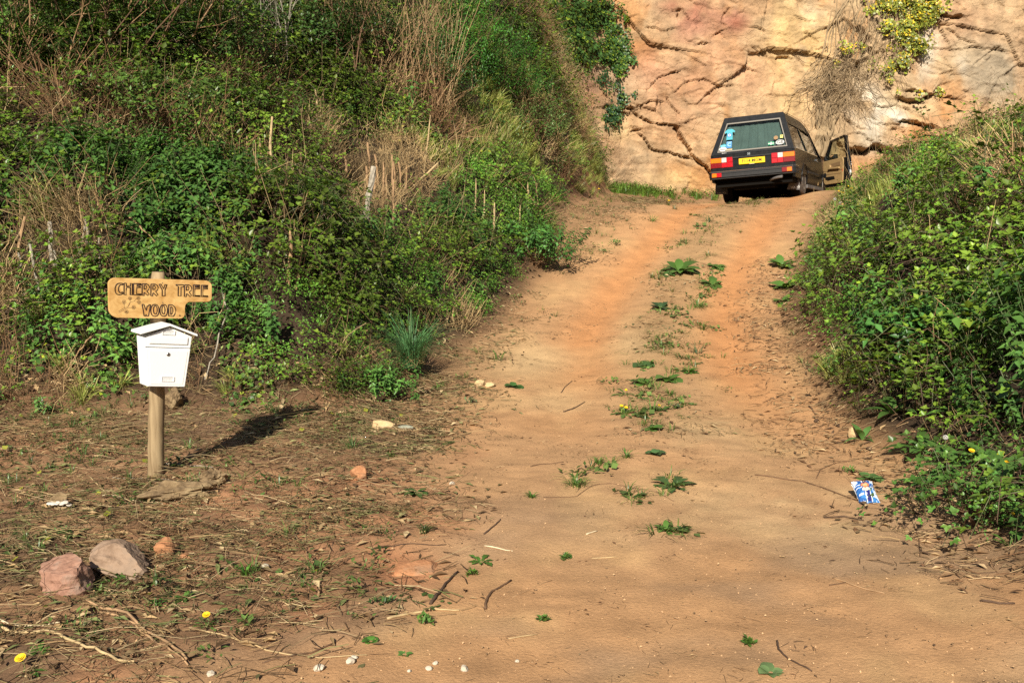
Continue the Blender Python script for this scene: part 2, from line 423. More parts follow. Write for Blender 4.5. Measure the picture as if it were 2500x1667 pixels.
def ground_colour(x, y, z):
    px, py, dep = proj(np.stack([x, y, z], -1))
    px = np.where(y > 1.0, px, -9999)
    c = np.zeros(x.shape + (3,)) + np.array((.44, .245, .115))
    n1 = fbm(x * .8, y * .8, 111, 4); n2 = fbm(x * 2.3, y * 1.6, 121, 4); n3 = fbm(x * 7, y * 7, 131, 3)
    u = x - track_c(y)
    rut = np.exp(-((np.abs(u) - .70) / .30) ** 2) * smooth(6.0, 9.0, y)
    c = mixc(c, (.43, .252, .125), smooth(.35, .65, n1) * .7)
    c = mixc(c, (.50, .31, .145), smooth(.50, .72, n2) * .6)
    c = mixc(c, (.40, .265, .155), smooth(5.6, 3.8, y) * smooth(.35, .65, fbm(x * 1.0, y * 1.0, 141, 3)) * .8)      # greyer, trodden ground in front
    c = mixc(c, (.27, .18, .11), smooth(.55, .72, fbm(x * .9 + 4, y * 1.4, 147, 4)) * smooth(6.0, 4.0, y) * .65)
    c = mixc(c, (.50, .228, .088), rut * .85)                                    # worn orange ruts
    c = mixc(c, (.54, .37, .19), np.clip(pixel_blobs(px, py, [(1560,840,60,40,1),(1300,880,120,45,.9),(1370,980,120,40,.7),(1700,1070,110,50,.8),(1900,1240,260,60,.9),(2080,1260,130,50,.7),(1700,1500,140,70,.4),(1630,960,70,25,.6)]), 0, 1) * smooth(.3, .6, n2) * .85)
    c = mixc(c, (.27, .16, .085), np.clip(pixel_blobs(px, py, [(2300,1290,160,45,.9),(2420,1440,150,60,.6),(1850,1370,90,40,.6),(1680,1330,80,25,.5)]), 0, 1) * smooth(.35, .6, n2) * .7)
    # rough verges: brown soil mixed with dead plant matter
    verge = np.maximum(smooth(1.15, 1.9, -u) * smooth(6.5, 9.5, y), smooth(1.05, 1.5, u) * smooth(7, 10, y) * .7)
    c = mixc(c, (.27, .155, .078), verge * .8)
    crown = np.exp(-(u / .33) ** 2) * smooth(6, 8, y)
    c = mixc(c, (.34, .21, .10), crown * .7)
    lf = left_fore(x, y)
    cl = np.zeros_like(c) + np.array((.25, .14, .072))
    cl = mixc(cl, (.34, .17, .085), smooth(.50, .68, n1) * .8)
    cl = mixc(cl, (.14, .085, .048), smooth(.52, .7, n2) * .8)
    cl = mixc(cl, (.46, .17, .075), np.clip(pixel_blobs(px, py, [(1010,1395,90,45,1),(1120,1250,110,60,.7),(980,1350,60,30,.7),(760,1490,70,60,.4),(420,1370,60,40,.5),(1180,1180,80,60,.5),(900,1160,60,40,.4),(850,1640,60,20,.6)]), 0, 1) * smooth(.3, .55, n2) * .8)
    c = mixc(c, (.44, .20, .095), np.clip(pixel_blobs(px, py, [(1120,1230,130,80,.8),(1000,1390,100,60,1),(1190,1130,90,60,.5)]), 0, 1) * smooth(.35, .6, n2) * .8)
    c = c + (cl - c) * lf[..., None]
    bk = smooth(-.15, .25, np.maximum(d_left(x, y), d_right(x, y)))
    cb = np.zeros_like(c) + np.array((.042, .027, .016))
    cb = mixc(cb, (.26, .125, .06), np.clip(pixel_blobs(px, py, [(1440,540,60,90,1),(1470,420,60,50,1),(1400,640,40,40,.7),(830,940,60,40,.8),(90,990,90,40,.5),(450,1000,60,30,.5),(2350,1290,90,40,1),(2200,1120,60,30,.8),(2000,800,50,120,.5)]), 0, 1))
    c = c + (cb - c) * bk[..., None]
    g = (.84 + .32 * n3)[..., None]
    return np.clip(c * g, .01, .8)

def axis_pts(a, b, step): return np.arange(a, b, step)
gx = np.concatenate([np.linspace(-90, -17, 20)[:-1], axis_pts(-17, -6, .12), axis_pts(-6, 9, .045), axis_pts(9, 18, .12), np.linspace(18, 90, 20)])
gy = np.concatenate([np.linspace(-90, 1, 24)[:-1], axis_pts(1, 2.4, .12), axis_pts(2.4, 9, .032), axis_pts(9, 27.8, .06), np.linspace(27.8, 31, 8)])
GX, GY = np.meshgrid(gx, gy)
GZ = ground_z(GX, GY)
GCOL = ground_colour(GX, GY, GZ)
NX, NY = len(gx), len(gy)
idx = np.arange(NX * NY).reshape(NY, NX)
Q = np.stack([idx[:-1, :-1], idx[:-1, 1:], idx[1:, 1:], idx[1:, :-1]], -1).reshape(-1, 4)
fx = GX.ravel()[Q].mean(1); fy = GY.ravel()[Q].mean(1)
fdl = d_left(fx, fy); fdr = d_right(fx, fy)
M_EARTH = earth_mat('earth', fine=70, amp=.26, bump=.55, bdist=.014, mid=6.0)
VALL = np.stack([GX.ravel(), GY.ravel(), GZ.ravel()], -1); CALL = GCOL.reshape(-1, 3)
reg = np.where(fdl > 0, 1, np.where(fdr > 0, 2, np.where((left_fore(fx, fy) > .5) | (fy < 1.0) | (np.abs(fx) > 17), 0, 3)))
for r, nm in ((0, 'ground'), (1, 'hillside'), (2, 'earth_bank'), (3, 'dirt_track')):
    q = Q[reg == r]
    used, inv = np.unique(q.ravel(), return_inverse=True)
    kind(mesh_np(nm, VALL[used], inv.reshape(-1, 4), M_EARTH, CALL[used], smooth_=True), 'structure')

# cliff: one broken rock face with its joints and ledges, closed over the top by a flat shoulder
def cliff_colour(x, z, y):
    px, py, _ = proj(np.stack([x, y, z], -1))
    c = np.zeros(x.shape + (3,)) + np.array((.575, .41, .245))
    qx = x + (fbm(x * 1.1, z * 1.1, 253, 3) - .5) * .9; qz = z + (fbm(x * 1.1 + 9, z * 1.1, 255, 3) - .5) * .6
    f1, _e = cells(qx + .3 * qz, qz * 1.3, .7, 271, 0, 2.0); f2, _e = cells(qx + .3 * qz, qz * 1.3, .24, 281, 0, 2.0)
    n1 = fbm(x * .55, z * .55, 201, 4); n2 = fbm(x * 1.5 + .5 * z, z * 1.5, 211, 5); n3 = fbm(x * 5, z * 5, 221, 4); n4 = fbm(x * 1.2 + 30, z * .9, 231, 4)
    c = mixc(c, (.57, .355, .20), smooth(.42, .62, n1) * .75)
    c = mixc(c, (.66, .50, .30), smooth(.50, .68, n2) * .7)
    c = mixc(c, (.55, .27, .10), smooth(.58, .72, n4) * .6)
    B = lambda *b: np.clip(pixel_blobs(px, py, b), 0, 1)
    w = .35 + .65 * smooth(.35, .6, n2)
    c = mixc(c, (.56, .25, .085), .85 * B((1575,110,60,40,1),(1500,60,60,60,.7),(1560,150,50,25,1),(2150,400,130,30,1),(2230,330,40,40,.9),(1720,420,40,70,.9),(2320,280,40,60,.7),(1990,120,60,60,.4),(1640,340,70,40,.6),(2360,240,40,40,.6),(2260,360,30,40,.9)) * w)
    c = mixc(c, (.48, .25, .17), B((1690,60,70,60,1),(1800,50,50,40,1),(1600,170,80,50,.6),(1400,160,50,70,.8),(1660,200,90,60,.5),(2400,60,120,60,.4),(1430,230,50,50,.6)) * w)
    c = mixc(c, (.40, .15, .10), B((1798,58,22,18,1),(1700,30,40,30,.6),(1650,15,60,18,.6)) * w)
    c = mixc(c, (.80, .74, .62), B((2130,290,30,70,1),(2180,280,24,20,1),(2200,295,16,16,.9),(2270,80,30,40,.9),(2260,150,25,50,.7),(2090,250,40,50,.6),(2350,170,18,40,.7),(1980,40,30,40,.6),(1950,160,30,60,.5)) * smooth(.3, .55, n2) * .95)
    c = mixc(c, (.40, .33, .24), B((2440,160,120,70,1),(2420,220,80,50,.6),(1560,430,70,60,.8),(1540,380,30,50,.9),(1500,210,70,40,.5),(2100,300,80,60,.3)) * w * .9)
    c = mixc(c, (.72, .50, .235), B((1950,60,90,70,.9),(1940,150,80,70,.9),(1930,250,60,90,.7),(1620,440,100,40,.7),(1520,330,40,60,.5)) * w * .9)
    c = mixc(c, (.58, .34, .20), B((1700,200,150,80,.8),(1760,150,120,60,.7),(1640,290,90,80,.6),(1810,220,120,70,.5)) * w * .85)
    streak = fbm(x * 3.0, z * .5, 241, 4)
    c = mixc(c, (.36, .24, .14), smooth(.58, .72, streak) * .3)
    v, e = cells(x + (fbm(x * 2, z * 2, 251, 3) - .5) * .8, z, .55, 261, 0, 1)
    c = c * (1 + .10 * f2 + .06 * f1)[..., None]
    g = (.50 + .44 * n3)[..., None]
    return np.clip(c * g * np.array((1.0, .97, .93)), .03, .75)

cx_ = np.concatenate([np.linspace(-60, -4, 40)[:-1], axis_pts(-4, -.5, .08), axis_pts(-.5, 15.5, .03), np.linspace(15.5, 60, 40)])
cz_ = np.concatenate([axis_pts(-.5, 1.0, .15), axis_pts(1.0, 7.6, .03), np.linspace(7.6, 10.5, 20)])
CX, CZ = np.meshgrid(cx_, cz_)
CY = cliff_y(CX, CZ)
CCOL = cliff_colour(CX, CZ, CY)
n0, n1_ = CX.shape
topx = np.stack([np.tile(cx_, (3, 1)), np.array([[31.0], [40.0], [90.0]]) + 0 * cx_, np.array([[11.0], [12.0], [14.0]]) + 0 * cx_], -1)
VC = np.concatenate([np.stack([CX, CY, CZ], -1), topx], 0).reshape(-1, 3)
CC = np.concatenate([CCOL, np.zeros((3, n1_, 3)) + np.array((.12, .10, .05))], 0).reshape(-1, 3)
ic = np.arange(len(VC)).reshape(n0 + 3, n1_)
QC = np.stack([ic[:-1, :-1], ic[:-1, 1:], ic[1:, 1:], ic[1:, :-1]], -1).reshape(-1, 4)
M_ROCKFACE = earth_mat('cliff_rock', fine=17, amp=.24, bump=.9, bdist=.04, mid=3.0)
def add_fractures(m):
    """hairline fractures: warped cell borders, cut in as relief"""
    n, l = m.node_tree.nodes, m.node_tree.links; p = n['Principled BSDF']; tc = n.new('ShaderNodeTexCoord')
    nz = n.new('ShaderNodeTexNoise'); nz.inputs['Scale'].default_value = 1.6; nz.inputs['Detail'].default_value = 5; l.new(tc.outputs['Object'], nz.inputs['Vector'])
    mx = n.new('ShaderNodeMix'); mx.data_type = 'VECTOR'; mx.inputs[0].default_value = .32; l.new(tc.outputs['Object'], mx.inputs[4]); l.new(nz.outputs['Color'], mx.inputs[5])
    mp = n.new('ShaderNodeMapping'); mp.inputs['Rotation'].default_value = (0, .5, 0); mp.inputs['Scale'].default_value = (.8, .25, 1.5); l.new(mx.outputs[1], mp.inputs['Vector'])
    prev = [x for x in n if x.type == 'BUMP'][0]
    for sc, wd, st in ((1.5, .014, .45), (4.2, .035, .25)):
        v = n.new('ShaderNodeTexVoronoi'); v.feature = 'DISTANCE_TO_EDGE'; v.inputs['Scale'].default_value = sc; l.new(mp.outputs[0], v.inputs['Vector'])
        r = n.new('ShaderNodeMapRange'); r.inputs['From Max'].default_value = wd; l.new(v.outputs['Distance'], r.inputs['Value'])
        b = n.new('ShaderNodeBump'); b.inputs['Strength'].default_value = st; b.inputs['Distance'].default_value = .03
        l.new(r.outputs[0], b.inputs['Height']); l.new(prev.outputs['Normal'], b.inputs['Normal']); prev = b
    l.new(prev.outputs['Normal'], p.inputs['Normal'])
add_fractures(M_ROCKFACE)
kind(mesh_np('cliff', VC, QC, M_ROCKFACE, CC, smooth_=False), 'structure')
# ================================================================== VEGETATION TOOLS
class Tm:
    """small plant template: vertices, triangles, leaf-colour tint and fixed stem colour"""
    def __init__(s): s.v = []; s.t = []; s.m = []; s.c = []
    def leaf(s, base, dir_, side, L, w, n=1, droop=0.0, fold=.25, tint=1.0, prof=None, col=None):
        base = np.asarray(base, float); d = np.asarray(dir_, float); d = d / np.linalg.norm(d)
        sd = np.asarray(side, float); sd = sd - d * (sd @ d); sd /= np.linalg.norm(sd) + 1e-9
        nn = np.cross(sd, d)
        o = len(s.v); tn = np.ones(3) * tint if np.isscalar(tint) else np.asarray(tint)
        def put(p):
            s.v.append(p); s.m.append(0.0 if col is not None else 1.0); s.c.append(col if col is not None else tn)
        if n == 1:
            put(base); put(base + d * L * .42 + sd * w / 2 + nn * fold * w * .5); put(base + d * L - nn * droop * L); put(base + d * L * .42 - sd * w / 2 + nn * fold * w * .5)
            s.t += [(o, o + 1, o + 2), (o, o + 2, o + 3)]
            return
        prof = prof or [math.sin(math.pi * min(1, (k / n) ** .8)) if k < n else 0 for k in range(n + 1)]
        for k in range(n + 1):
            u = k / n; c = base + d * L * u * (1 - .25 * droop * u) - nn * droop * L * u * u * .6
            h = max(prof[k], .04) * w / 2
            put(c - sd * h + nn * fold * h); put(c); put(c + sd * h + nn * fold * h)
        for k in range(n):
            a = o + 3 * k; b = a + 3
            s.t += [(a, a + 1, b + 1), (a, b + 1, b), (a + 1, a + 2, b + 2), (a + 1, b + 2, b + 1)]
    def tube(s, pts, r0, r1, col=None, tint=1.0, n=3):
        pts = [np.asarray(p, float) for p in pts]; o = len(s.v)
        for i, p in enumerate(pts):
            d = pts[min(i + 1, len(pts) - 1)] - pts[max(i - 1, 0)]; d = d / (np.linalg.norm(d) + 1e-9)
            u = np.cross(d, (.3, .2, .93)); u /= np.linalg.norm(u) + 1e-9; w = np.cross(d, u)
            r = r0 + (r1 - r0) * i / (len(pts) - 1)
            for k in range(n):
                a = 2 * math.pi * k / n
                s.v.append(p + (u * math.cos(a) + w * math.sin(a)) * r)
                s.m.append(0.0 if col is not None else 1.0); s.c.append(col if col is not None else np.ones(3) * tint)
        for i in range(len(pts) - 1):
            for k in range(n):
                a = o + i * n + k; b = o + i * n + (k + 1) % n
                s.t += [(a, b, b + n), (a, b + n, a + n)]
    def done(s):
        s.V = np.array(s.v, np.float32); s.T = np.array(s.t, np.int32); s.M = np.array(s.m, np.float32)[:, None]; s.K = np.array(s.c, np.float32)
        return s

R_ = random.Random(11)
def rv(a, b): return R_.uniform(a, b)
def rdir(el0, el1, az=None):
    a = rv(0, 2 * math.pi) if az is None else az; e = math.radians(rv(el0, el1))
    return np.array([math.cos(a) * math.cos(e), math.sin(a) * math.cos(e), math.sin(e)])

def tm_bramble(nst=3, h=.34, leafL=.045, big=1):
    t = Tm()
    for _ in range(nst):
        az = rv(0, 6.28); out = np.array([math.cos(az), math.sin(az), 0.0]); reach = rv(.12, .34); top = h * rv(.5, 1.1)
        pts = [np.zeros(3), out * reach * .35 + np.array([0, 0, top * .8]), out * reach * .8 + np.array([0, 0, top]), out * reach * 1.35 + np.array([0, 0, top * .72])]
        t.tube(pts, .0035, .0015, col=(.11, .065, .035) if rv(0, 1) < .6 else (.10, .11, .04))
        for k in range(5):
            u = rv(.25, 1.0) * 3; i = min(2, int(u)); f = u - i
            p = pts[i] * (1 - f) + pts[i + 1] * f
            d = rdir(-5, 55); p2 = p + d * rv(.03, .07); tint = rv(.65, 1.35)
            side = np.cross(d, (0, 0, 1))
            tn = (tint * rv(.9, 1.25), tint, tint * rv(.8, 1.1))
            L = leafL * rv(.75, 1.3)
            t.leaf(p2, d, side, L, L * .72, 1, .15, .3, tn)
            for sgn in (-1, 1):
                d2 = d * .35 + side * sgn * .9 + np.array([0, 0, rv(-.1, .2)])
                t.leaf(p2, d2, np.cross(d2, (0, 0, 1)) , L * .85, L * .6, 1, .15, .3, tn)
    return t.done()

def tm_nettle(h=.32, pairs=6, L=.05, ratio=.5, stemc=(.10, .13, .05), nst=2):
    t = Tm()
    for _ in range(nst):
        b = np.array([rv(-.06, .06), rv(-.06, .06), 0]); lean = rdir(62, 88); hh = h * rv(.7, 1.15)
        t.tube([b, b + lean * hh * .55, b + lean * hh], .003, .0015, col=stemc)
        a0 = rv(0, 3)
        for k in range(pairs):
            u = .25 + .75 * (k + 1) / pairs; p = b + lean * hh * u; a = a0 + k * 1.57
            ll = L * (1.1 - .55 * abs(u - .6)) * rv(.8, 1.15) * (1 if u < .95 else .6)
            for sgn in (0, math.pi):
                d = np.array([math.cos(a + sgn), math.sin(a + sgn), rv(-.25, .45)]); tt = rv(.7, 1.3)
                t.leaf(p, d, np.cross(d, (0, 0, 1)), ll, ll * ratio, 1, .25, .25, (tt, tt, tt))
    return t.done()

def tm_soft(h=.16, n=34, L=.026, spread=.14):
    t = Tm()
    for _ in range(n):
        p = np.array([R_.gauss(0, spread * .6), R_.gauss(0, spread * .6), rv(.02, 1) ** .7 * h]); d = rdir(0, 60); tt = rv(.65, 1.4)
        l = L * rv(.7, 1.5)
        t.leaf(p, d, np.cross(d, (0, 0, 1)) + np.array([rv(-.3, .3), rv(-.3, .3), 0]), l, l * rv(.35, .6), 1, .1, .3, (tt * rv(.9, 1.15), tt, tt * .9))
    return t.done()

def tm_ivy(n=26, L=.045, spread=.2, h=.07):
    t = Tm()
    for _ in range(n):
        p = np.array([rv(-spread, spread), rv(-spread, spread), rv(0, h)]); d = rdir(-30, 35); l = L * rv(.6, 1.3); tt = rv(.65, 1.4)
        sd = np.cross(d, (0, 0, 1)) + np.array([rv(-.4, .4), rv(-.4, .4), rv(-.3, .3)])
        tn = (tt, tt, tt) if rv(0, 1) > .10 else (3.2, 2.0, .9)
        t.leaf(p, d, sd, l, l * 1.0, 1, .1, .12, tn)
    return t.done()

def tm_grass(n=22, h=.24, w=.007, spread=.06, flop=.8):
    t = Tm()
    for _ in range(n):
        az = rv(0, 6.28); o = np.array([math.cos(az), math.sin(az), 0]); b = o * rv(0, spread); hh = h * rv(.5, 1.15); fl = flop * rv(.3, 1.2)
        side = np.array([-o[1], o[0], 0]) * w / 2; tt = rv(.7, 1.35); oo = len(t.v); tn = np.array([tt * rv(.9, 1.2), tt, tt * .9])
        for k, u in enumerate((0, .45, .8, 1.0)):
            c = b + o * hh * fl * u * u * .7 + np.array([0, 0, hh * (u - .35 * fl * u ** 3)])
            ww = (1, .95, .6, .08)[k]
            for q in (c - side * ww, c + side * ww): t.v.append(q); t.m.append(1.0); t.c.append(tn)
        for k in range(3):
            a = oo + 2 * k; t.t += [(a, a + 1, a + 3), (a, a + 3, a + 2)]
    return t.done()

def tm_straw(n=9, h=.38, r=.0028, el=(15, 88), bend=.12, spread=.12):
    t = Tm()
    for _ in range(n):
        b = np.array([rv(-spread, spread), rv(-spread, spread), rv(0, .08)]); d = rdir(*el); L = h * rv(.4, 1.25)
        p1 = b + d * L * .5 + rdir(-90, 90) * bend * L; p2 = b + d * L + rdir(-60, 30) * bend * L * 1.5; tt = rv(.55, 1.3)
        t.tube([b, p1, p2], r * rv(.7, 1.3), r * .5, tint=tt)
    return t.done()

def tm_chip(n=5):
    """a few broken bits of stalk and dry leaf lying flat"""
    t = Tm()
    for _ in range(n):
        b = np.array([rv(-.12, .12), rv(-.12, .12), rv(.002, .012)]); d = rdir(-4, 14); L = rv(.025, .10); tt = rv(.45, 1.5)
        if rv(0, 1) < .55: t.tube([b, b + d * L * .5 + rdir(-5, 60) * L * .08, b + d * L], rv(.0012, .0024), .0012, tint=tt)
        else: t.leaf(b, d, np.cross(d, (0, 0, 1)), L * .7, L * rv(.12, .3), 1, rv(-.2, .3), rv(-.3, .5), tt)
    return t.done()

class Scatter:
    def __init__(s): s.V = []; s.T = []; s.Cc = []; s.n = 0
    def add(s, tm, pos, col, scale, yaw=None, nrm=None):
        N = len(pos)
        if N == 0: return
        yaw = rng.uniform(0, 6.283, N) if yaw is None else yaw
        c, sn = np.cos(yaw), np.sin(yaw); v = tm.V
        X = (v[None, :, 0] * c[:, None] - v[None, :, 1] * sn[:, None]) * scale[:, None]
        Y = (v[None, :, 0] * sn[:, None] + v[None, :, 1] * c[:, None]) * scale[:, None]
        Z = np.broadcast_to(v[None, :, 2], X.shape) * scale[:, None]
        if nrm is not None:                       # tilt z onto nrm
            w = nrm / np.linalg.norm(nrm, axis=1, keepdims=True)
            u = np.cross(np.broadcast_to([0., 1., 0.], w.shape), w); u /= np.linalg.norm(u, axis=1, keepdims=True) + 1e-9
            q = np.cross(w, u)
            P = X[..., None] * u[:, None, :] + Y[..., None] * q[:, None, :] + Z[..., None] * w[:, None, :]
        else: P = np.stack([X, Y, Z], -1)
        P = P + pos[:, None, :]
        colr = tm.M[None] * (tm.K[None] * col[:, None, :]) + (1 - tm.M[None]) * tm.K[None]
        nv = len(v)
        s.V.append(P.reshape(-1, 3).astype(np.float32)); s.Cc.append(np.clip(colr, 0, .9).reshape(-1, 3).astype(np.float32))
        s.T.append((tm.T[None] + (np.arange(N) * nv)[:, None, None]).reshape(-1, 3) + s.n); s.n += N * nv
    def build(s, name, m, parent=None, off=None):
        V = np.concatenate(s.V)
        if off is not None: V = V - np.asarray(off, np.float32)
        return mesh_np(name, V, np.concatenate(s.T), m, np.concatenate(s.Cc), parent=parent)

M_LEAF = leaf_mat('leaf', .13, .40, .40)
M_DRY = leaf_mat('dry_stalk', .0, .75, .2)

def slope_normal(x, y):
    e = .25
    gx_ = (ground_z(x + e, y, False) - ground_z(x - e, y, False)) / (2 * e); gy_ = (ground_z(x, y + e, False) - ground_z(x, y - e, False)) / (2 * e)
    n = np.stack([-gx_, -gy_, np.ones_like(gx_)], -1)
    return n / np.linalg.norm(n, axis=-1, keepdims=True)

TM = dict(
 bramble=[tm_bramble(3, .34, .037), tm_bramble(4, .30, .034), tm_bramble(3, .42, .042), tm_bramble(3, .26, .032)],
 nettle=[tm_nettle(.32, 6, .058), tm_nettle(.26, 5, .064), tm_nettle(.36, 7, .052)],
 soft=[tm_soft(), tm_soft(.2, 40, .024), tm_soft(.12, 30, .03)],
 ivy=[tm_ivy(), tm_ivy(22, .05), tm_ivy(30, .036)],
 grass=[tm_grass(), tm_grass(18, .32, .006), tm_grass(26, .18, .006, .08)],
 straw=[tm_straw(), tm_straw(12, .3, .0025, (0, 60)), tm_straw(7, .5, .003, (40, 89)), tm_straw(14, .26, .002, (-5, 45), .2, .16)],
 brown=[tm_straw(10, .3, .0025, (-5, 60), .2, .15), tm_straw(8, .42, .003, (20, 85), .15)],
)
COLS = dict(bramble=((.066, .125, .016), (.125, .215, .024)), nettle=((.052, .125, .026), (.10, .20, .036)), soft=((.07, .17, .022), (.12, .25, .032)),
            ivy=((.045, .10, .02), (.10, .165, .03)), grass=((.15, .20, .045), (.27, .28, .085)), straw=((.30, .20, .095), (.47, .34, .175)), brown=((.15, .082, .04), (.26, .155, .08)))

CLEAR = [(905, 500, 50, 90), (930, 420, 60, 40), (715, 640, 30, 60), (120, 640, 110, 60), (620, 400, 40, 30)]   # cut-over spots where only dead stalks stand
KILL = [(985, 885, 75, 50, 1), (140, 225, 70, 45, .8), (60, 300, 60, 60, .6), (200, 300, 40, 60, .6), (480, 330, 60, 25, .5), (690, 620, 30, 30, .3), (960, 560, 40, 25, .3), (600, 25, 40, 40, .7)]   # hollows and the tussock's place
def clump_field(x, y, s=.95, seed=601):
    """each plant patch: random numbers of its own, height of its dome, and how near its edge is"""
    wx = x + (fbm(x * 1.6, y * 1.6, seed + 7, 3) - .5) * .8; wy = y + (fbm(x * 1.6 + 20, y * 1.6, seed + 9, 3) - .5) * .8
    gx, gy = wx / s, wy / s; ix, iy = np.floor(gx), np.floor(gy)
    b1 = np.full(x.shape, 1e9); b2 = b1.copy(); r1 = np.zeros(x.shape); r2 = r1.copy(); r3 = r1.copy()
    for dx in (-1, 0, 1):
        for dy in (-1, 0, 1):
            cx, cy_ = ix + dx, iy + dy; r = np.hypot(gx - cx - _hash(cx, cy_, seed), gy - cy_ - _hash(cx, cy_, seed + 1)); m = r < b1
            b2 = np.where(m, b1, np.minimum(b2, r)); b1 = np.where(m, r, b1)
            r1 = np.where(m, _hash(cx, cy_, seed + 2), r1); r2 = np.where(m, _hash(cx, cy_, seed + 3), r2); r3 = np.where(m, _hash(cx, cy_, seed + 4), r3)
    e = b2 - b1; dome = s * (.12 + .40 * r2) * smooth(0, .55, e)
    return r1, r2, r3, e, dome

def thicket(x, y, dens, zone, hmul, sc, drysc, tones=1.0, edge=None):
    """plants of every kind at candidate points x,y; zone(px,py) gives the weights, patch by patch"""
    z = ground_z(x, y, False); px, py, dep = proj(np.stack([x, y, z], -1)); kill = 0.0
    for bx, by, rx, ry, a in KILL: kill = kill + a * np.exp(-((px - bx) / rx) ** 4 - ((py - by) / ry) ** 4)
    r1, r2, r3, e, dome = clump_field(x, y)
    keep = (rng.random(len(x)) > kill) & (px > -160) & (px < 2660) & (py > -260) & (py < 1760) & (dep > 1) & (rng.random(len(x)) < .30 + 1.1 * smooth(.02, .22, e))
    x, y, z, px, py, r1, r2, r3, e, dome = [q[keep] for q in (x, y, z, px, py, r1, r2, r3, e, dome)]
    ed = edge(x, y) if edge else 1.0
    W = zone(px, py, x, y); names = list(W); A = np.stack([np.broadcast_to(W[k], x.shape) for k in names], 1)
    for bx, by, rx, ry in CLEAR: A[:, :5] *= (1 - .85 * np.exp(-((px - bx) / rx) ** 2 - ((py - by) / ry) ** 2))[:, None]
    A = np.maximum(A, 1e-6); P = np.cumsum(A / A.sum(1, keepdims=True), 1)
    sel = np.where(rng.random(len(x)) < .72, r1, rng.random(len(x))); pick = np.minimum((sel[:, None] > P).sum(1), len(names) - 1)
    h_ = .12; g = lambda a, b: ground_z(a, b, False) + clump_field(a, b)[4]
    gx_ = (g(x + h_, y) - g(x - h_, y)) / (2 * h_); gy_ = (g(x, y + h_) - g(x, y - h_)) / (2 * h_)
    n_ = np.stack([-gx_, -gy_, np.ones_like(gx_)], -1); n_ /= np.linalg.norm(n_, axis=-1, keepdims=True)
    nrm = n_ * .6 + np.array([0, 0, .4]); hm = hmul(px, py, x, y)
    tone = (.70 + .62 * r3) * (.72 + .56 * fbm(x * .8, y * .8, 333, 4)) * tones
    for i, k in enumerate(names):
        for j, tm in enumerate(TM[k]):
            m = (pick == i) & (rng.integers(0, len(TM[k]), len(x)) == j)
            if not m.any(): continue
            n = m.sum(); c0, c1 = np.array(COLS[k][0]), np.array(COLS[k][1]); f = rng.random((n, 1)) ** 1.5
            col = (c0 + (c1 - c0) * f) * tone[m][:, None] * rng.uniform(.8, 1.2, (n, 1)); up_ = (dome * ed)[m]
            u = rng.random(n); lift = up_ * (1 - .75 * u ** 2.2) if k not in ('grass', 'straw') else up_ * .6
            p = np.stack([x[m], y[m], z[m] - .03 + lift], -1)
            (drysc if k in ('straw', 'brown') else sc).add(tm, p, col, hm[m] * rng.uniform(.7, 1.3, n) * (1.15 if k == 'nettle' else 1.0), nrm=nrm[m])
# ================================================================== UNDERGROWTH ON THE BANKS (uncountable)
PB = pixel_blobs
def zone_left(px, py, x, y):
    return dict(
      bramble=1.35 + PB(px, py, [(1000,720,220,100,.8),(250,820,250,120,.8),(150,150,250,200,.8),(700,650,200,90,.6),(1300,480,60,60,1.5)]) - .7 * PB(px, py, [(1290,600,90,140,1),(930,420,120,80,1)]),
      nettle=.30 + PB(px, py, [(180,450,210,90,2.2),(420,500,260,90,1.4),(560,560,150,60,.8)]),
      soft=.10 + PB(px, py, [(1285,560,95,120,4.5),(1330,640,60,60,3.5),(1130,740,190,100,3.6),(760,740,120,70,1.2),(900,870,90,110,2.2),(1250,430,60,50,.8),(1180,520,60,60,1.5),(560,330,120,40,.8)]),
      ivy=.15 + PB(px, py, [(1050,285,160,55,2.5),(1200,340,110,60,1.2),(1330,120,90,120,2.5),(950,260,120,50,1.0)]),
      grass=.14 + PB(px, py, [(1240,260,200,110,3.4),(700,330,90,45,1.8),(1360,380,110,110,3.2),(1450,420,50,60,2),(1050,230,100,40,.8),(1380,600,30,80,1)]),
      straw=.18 + PB(px, py, [(920,420,140,90,3.2),(640,400,130,60,2.4),(1060,540,110,100,1.6),(800,570,130,60,.8),(180,620,130,70,2.4),(1150,380,110,50,1.3),(1300,330,110,80,1.2),(320,340,220,40,1.6),(1380,250,60,80,1.3),(1010,140,80,90,1.6),(560,640,120,60,.9),(1370,520,40,120,1.2)]),
      brown=.15 + PB(px, py, [(60,960,140,70,2.0),(850,900,70,50,2),(420,930,180,60,1.2),(1420,520,45,110,2.4),(960,490,100,50,1.3),(180,280,150,60,1.0),(700,280,200,50,.6),(480,300,250,60,.7)]))
def h_left(px, py, x, y):
    return .50 + .85 * fbm(x * .9, y * .9, 351, 3) - .25 * PB(px, py, [(900,480,90,110,1),(120,640,110,60,.6)]) + .35 * PB(px, py, [(150,180,260,200,1),(500,100,200,120,1),(750,200,200,100,.5)]) - .35 * smooth(.5, .0, d_left(x, y))

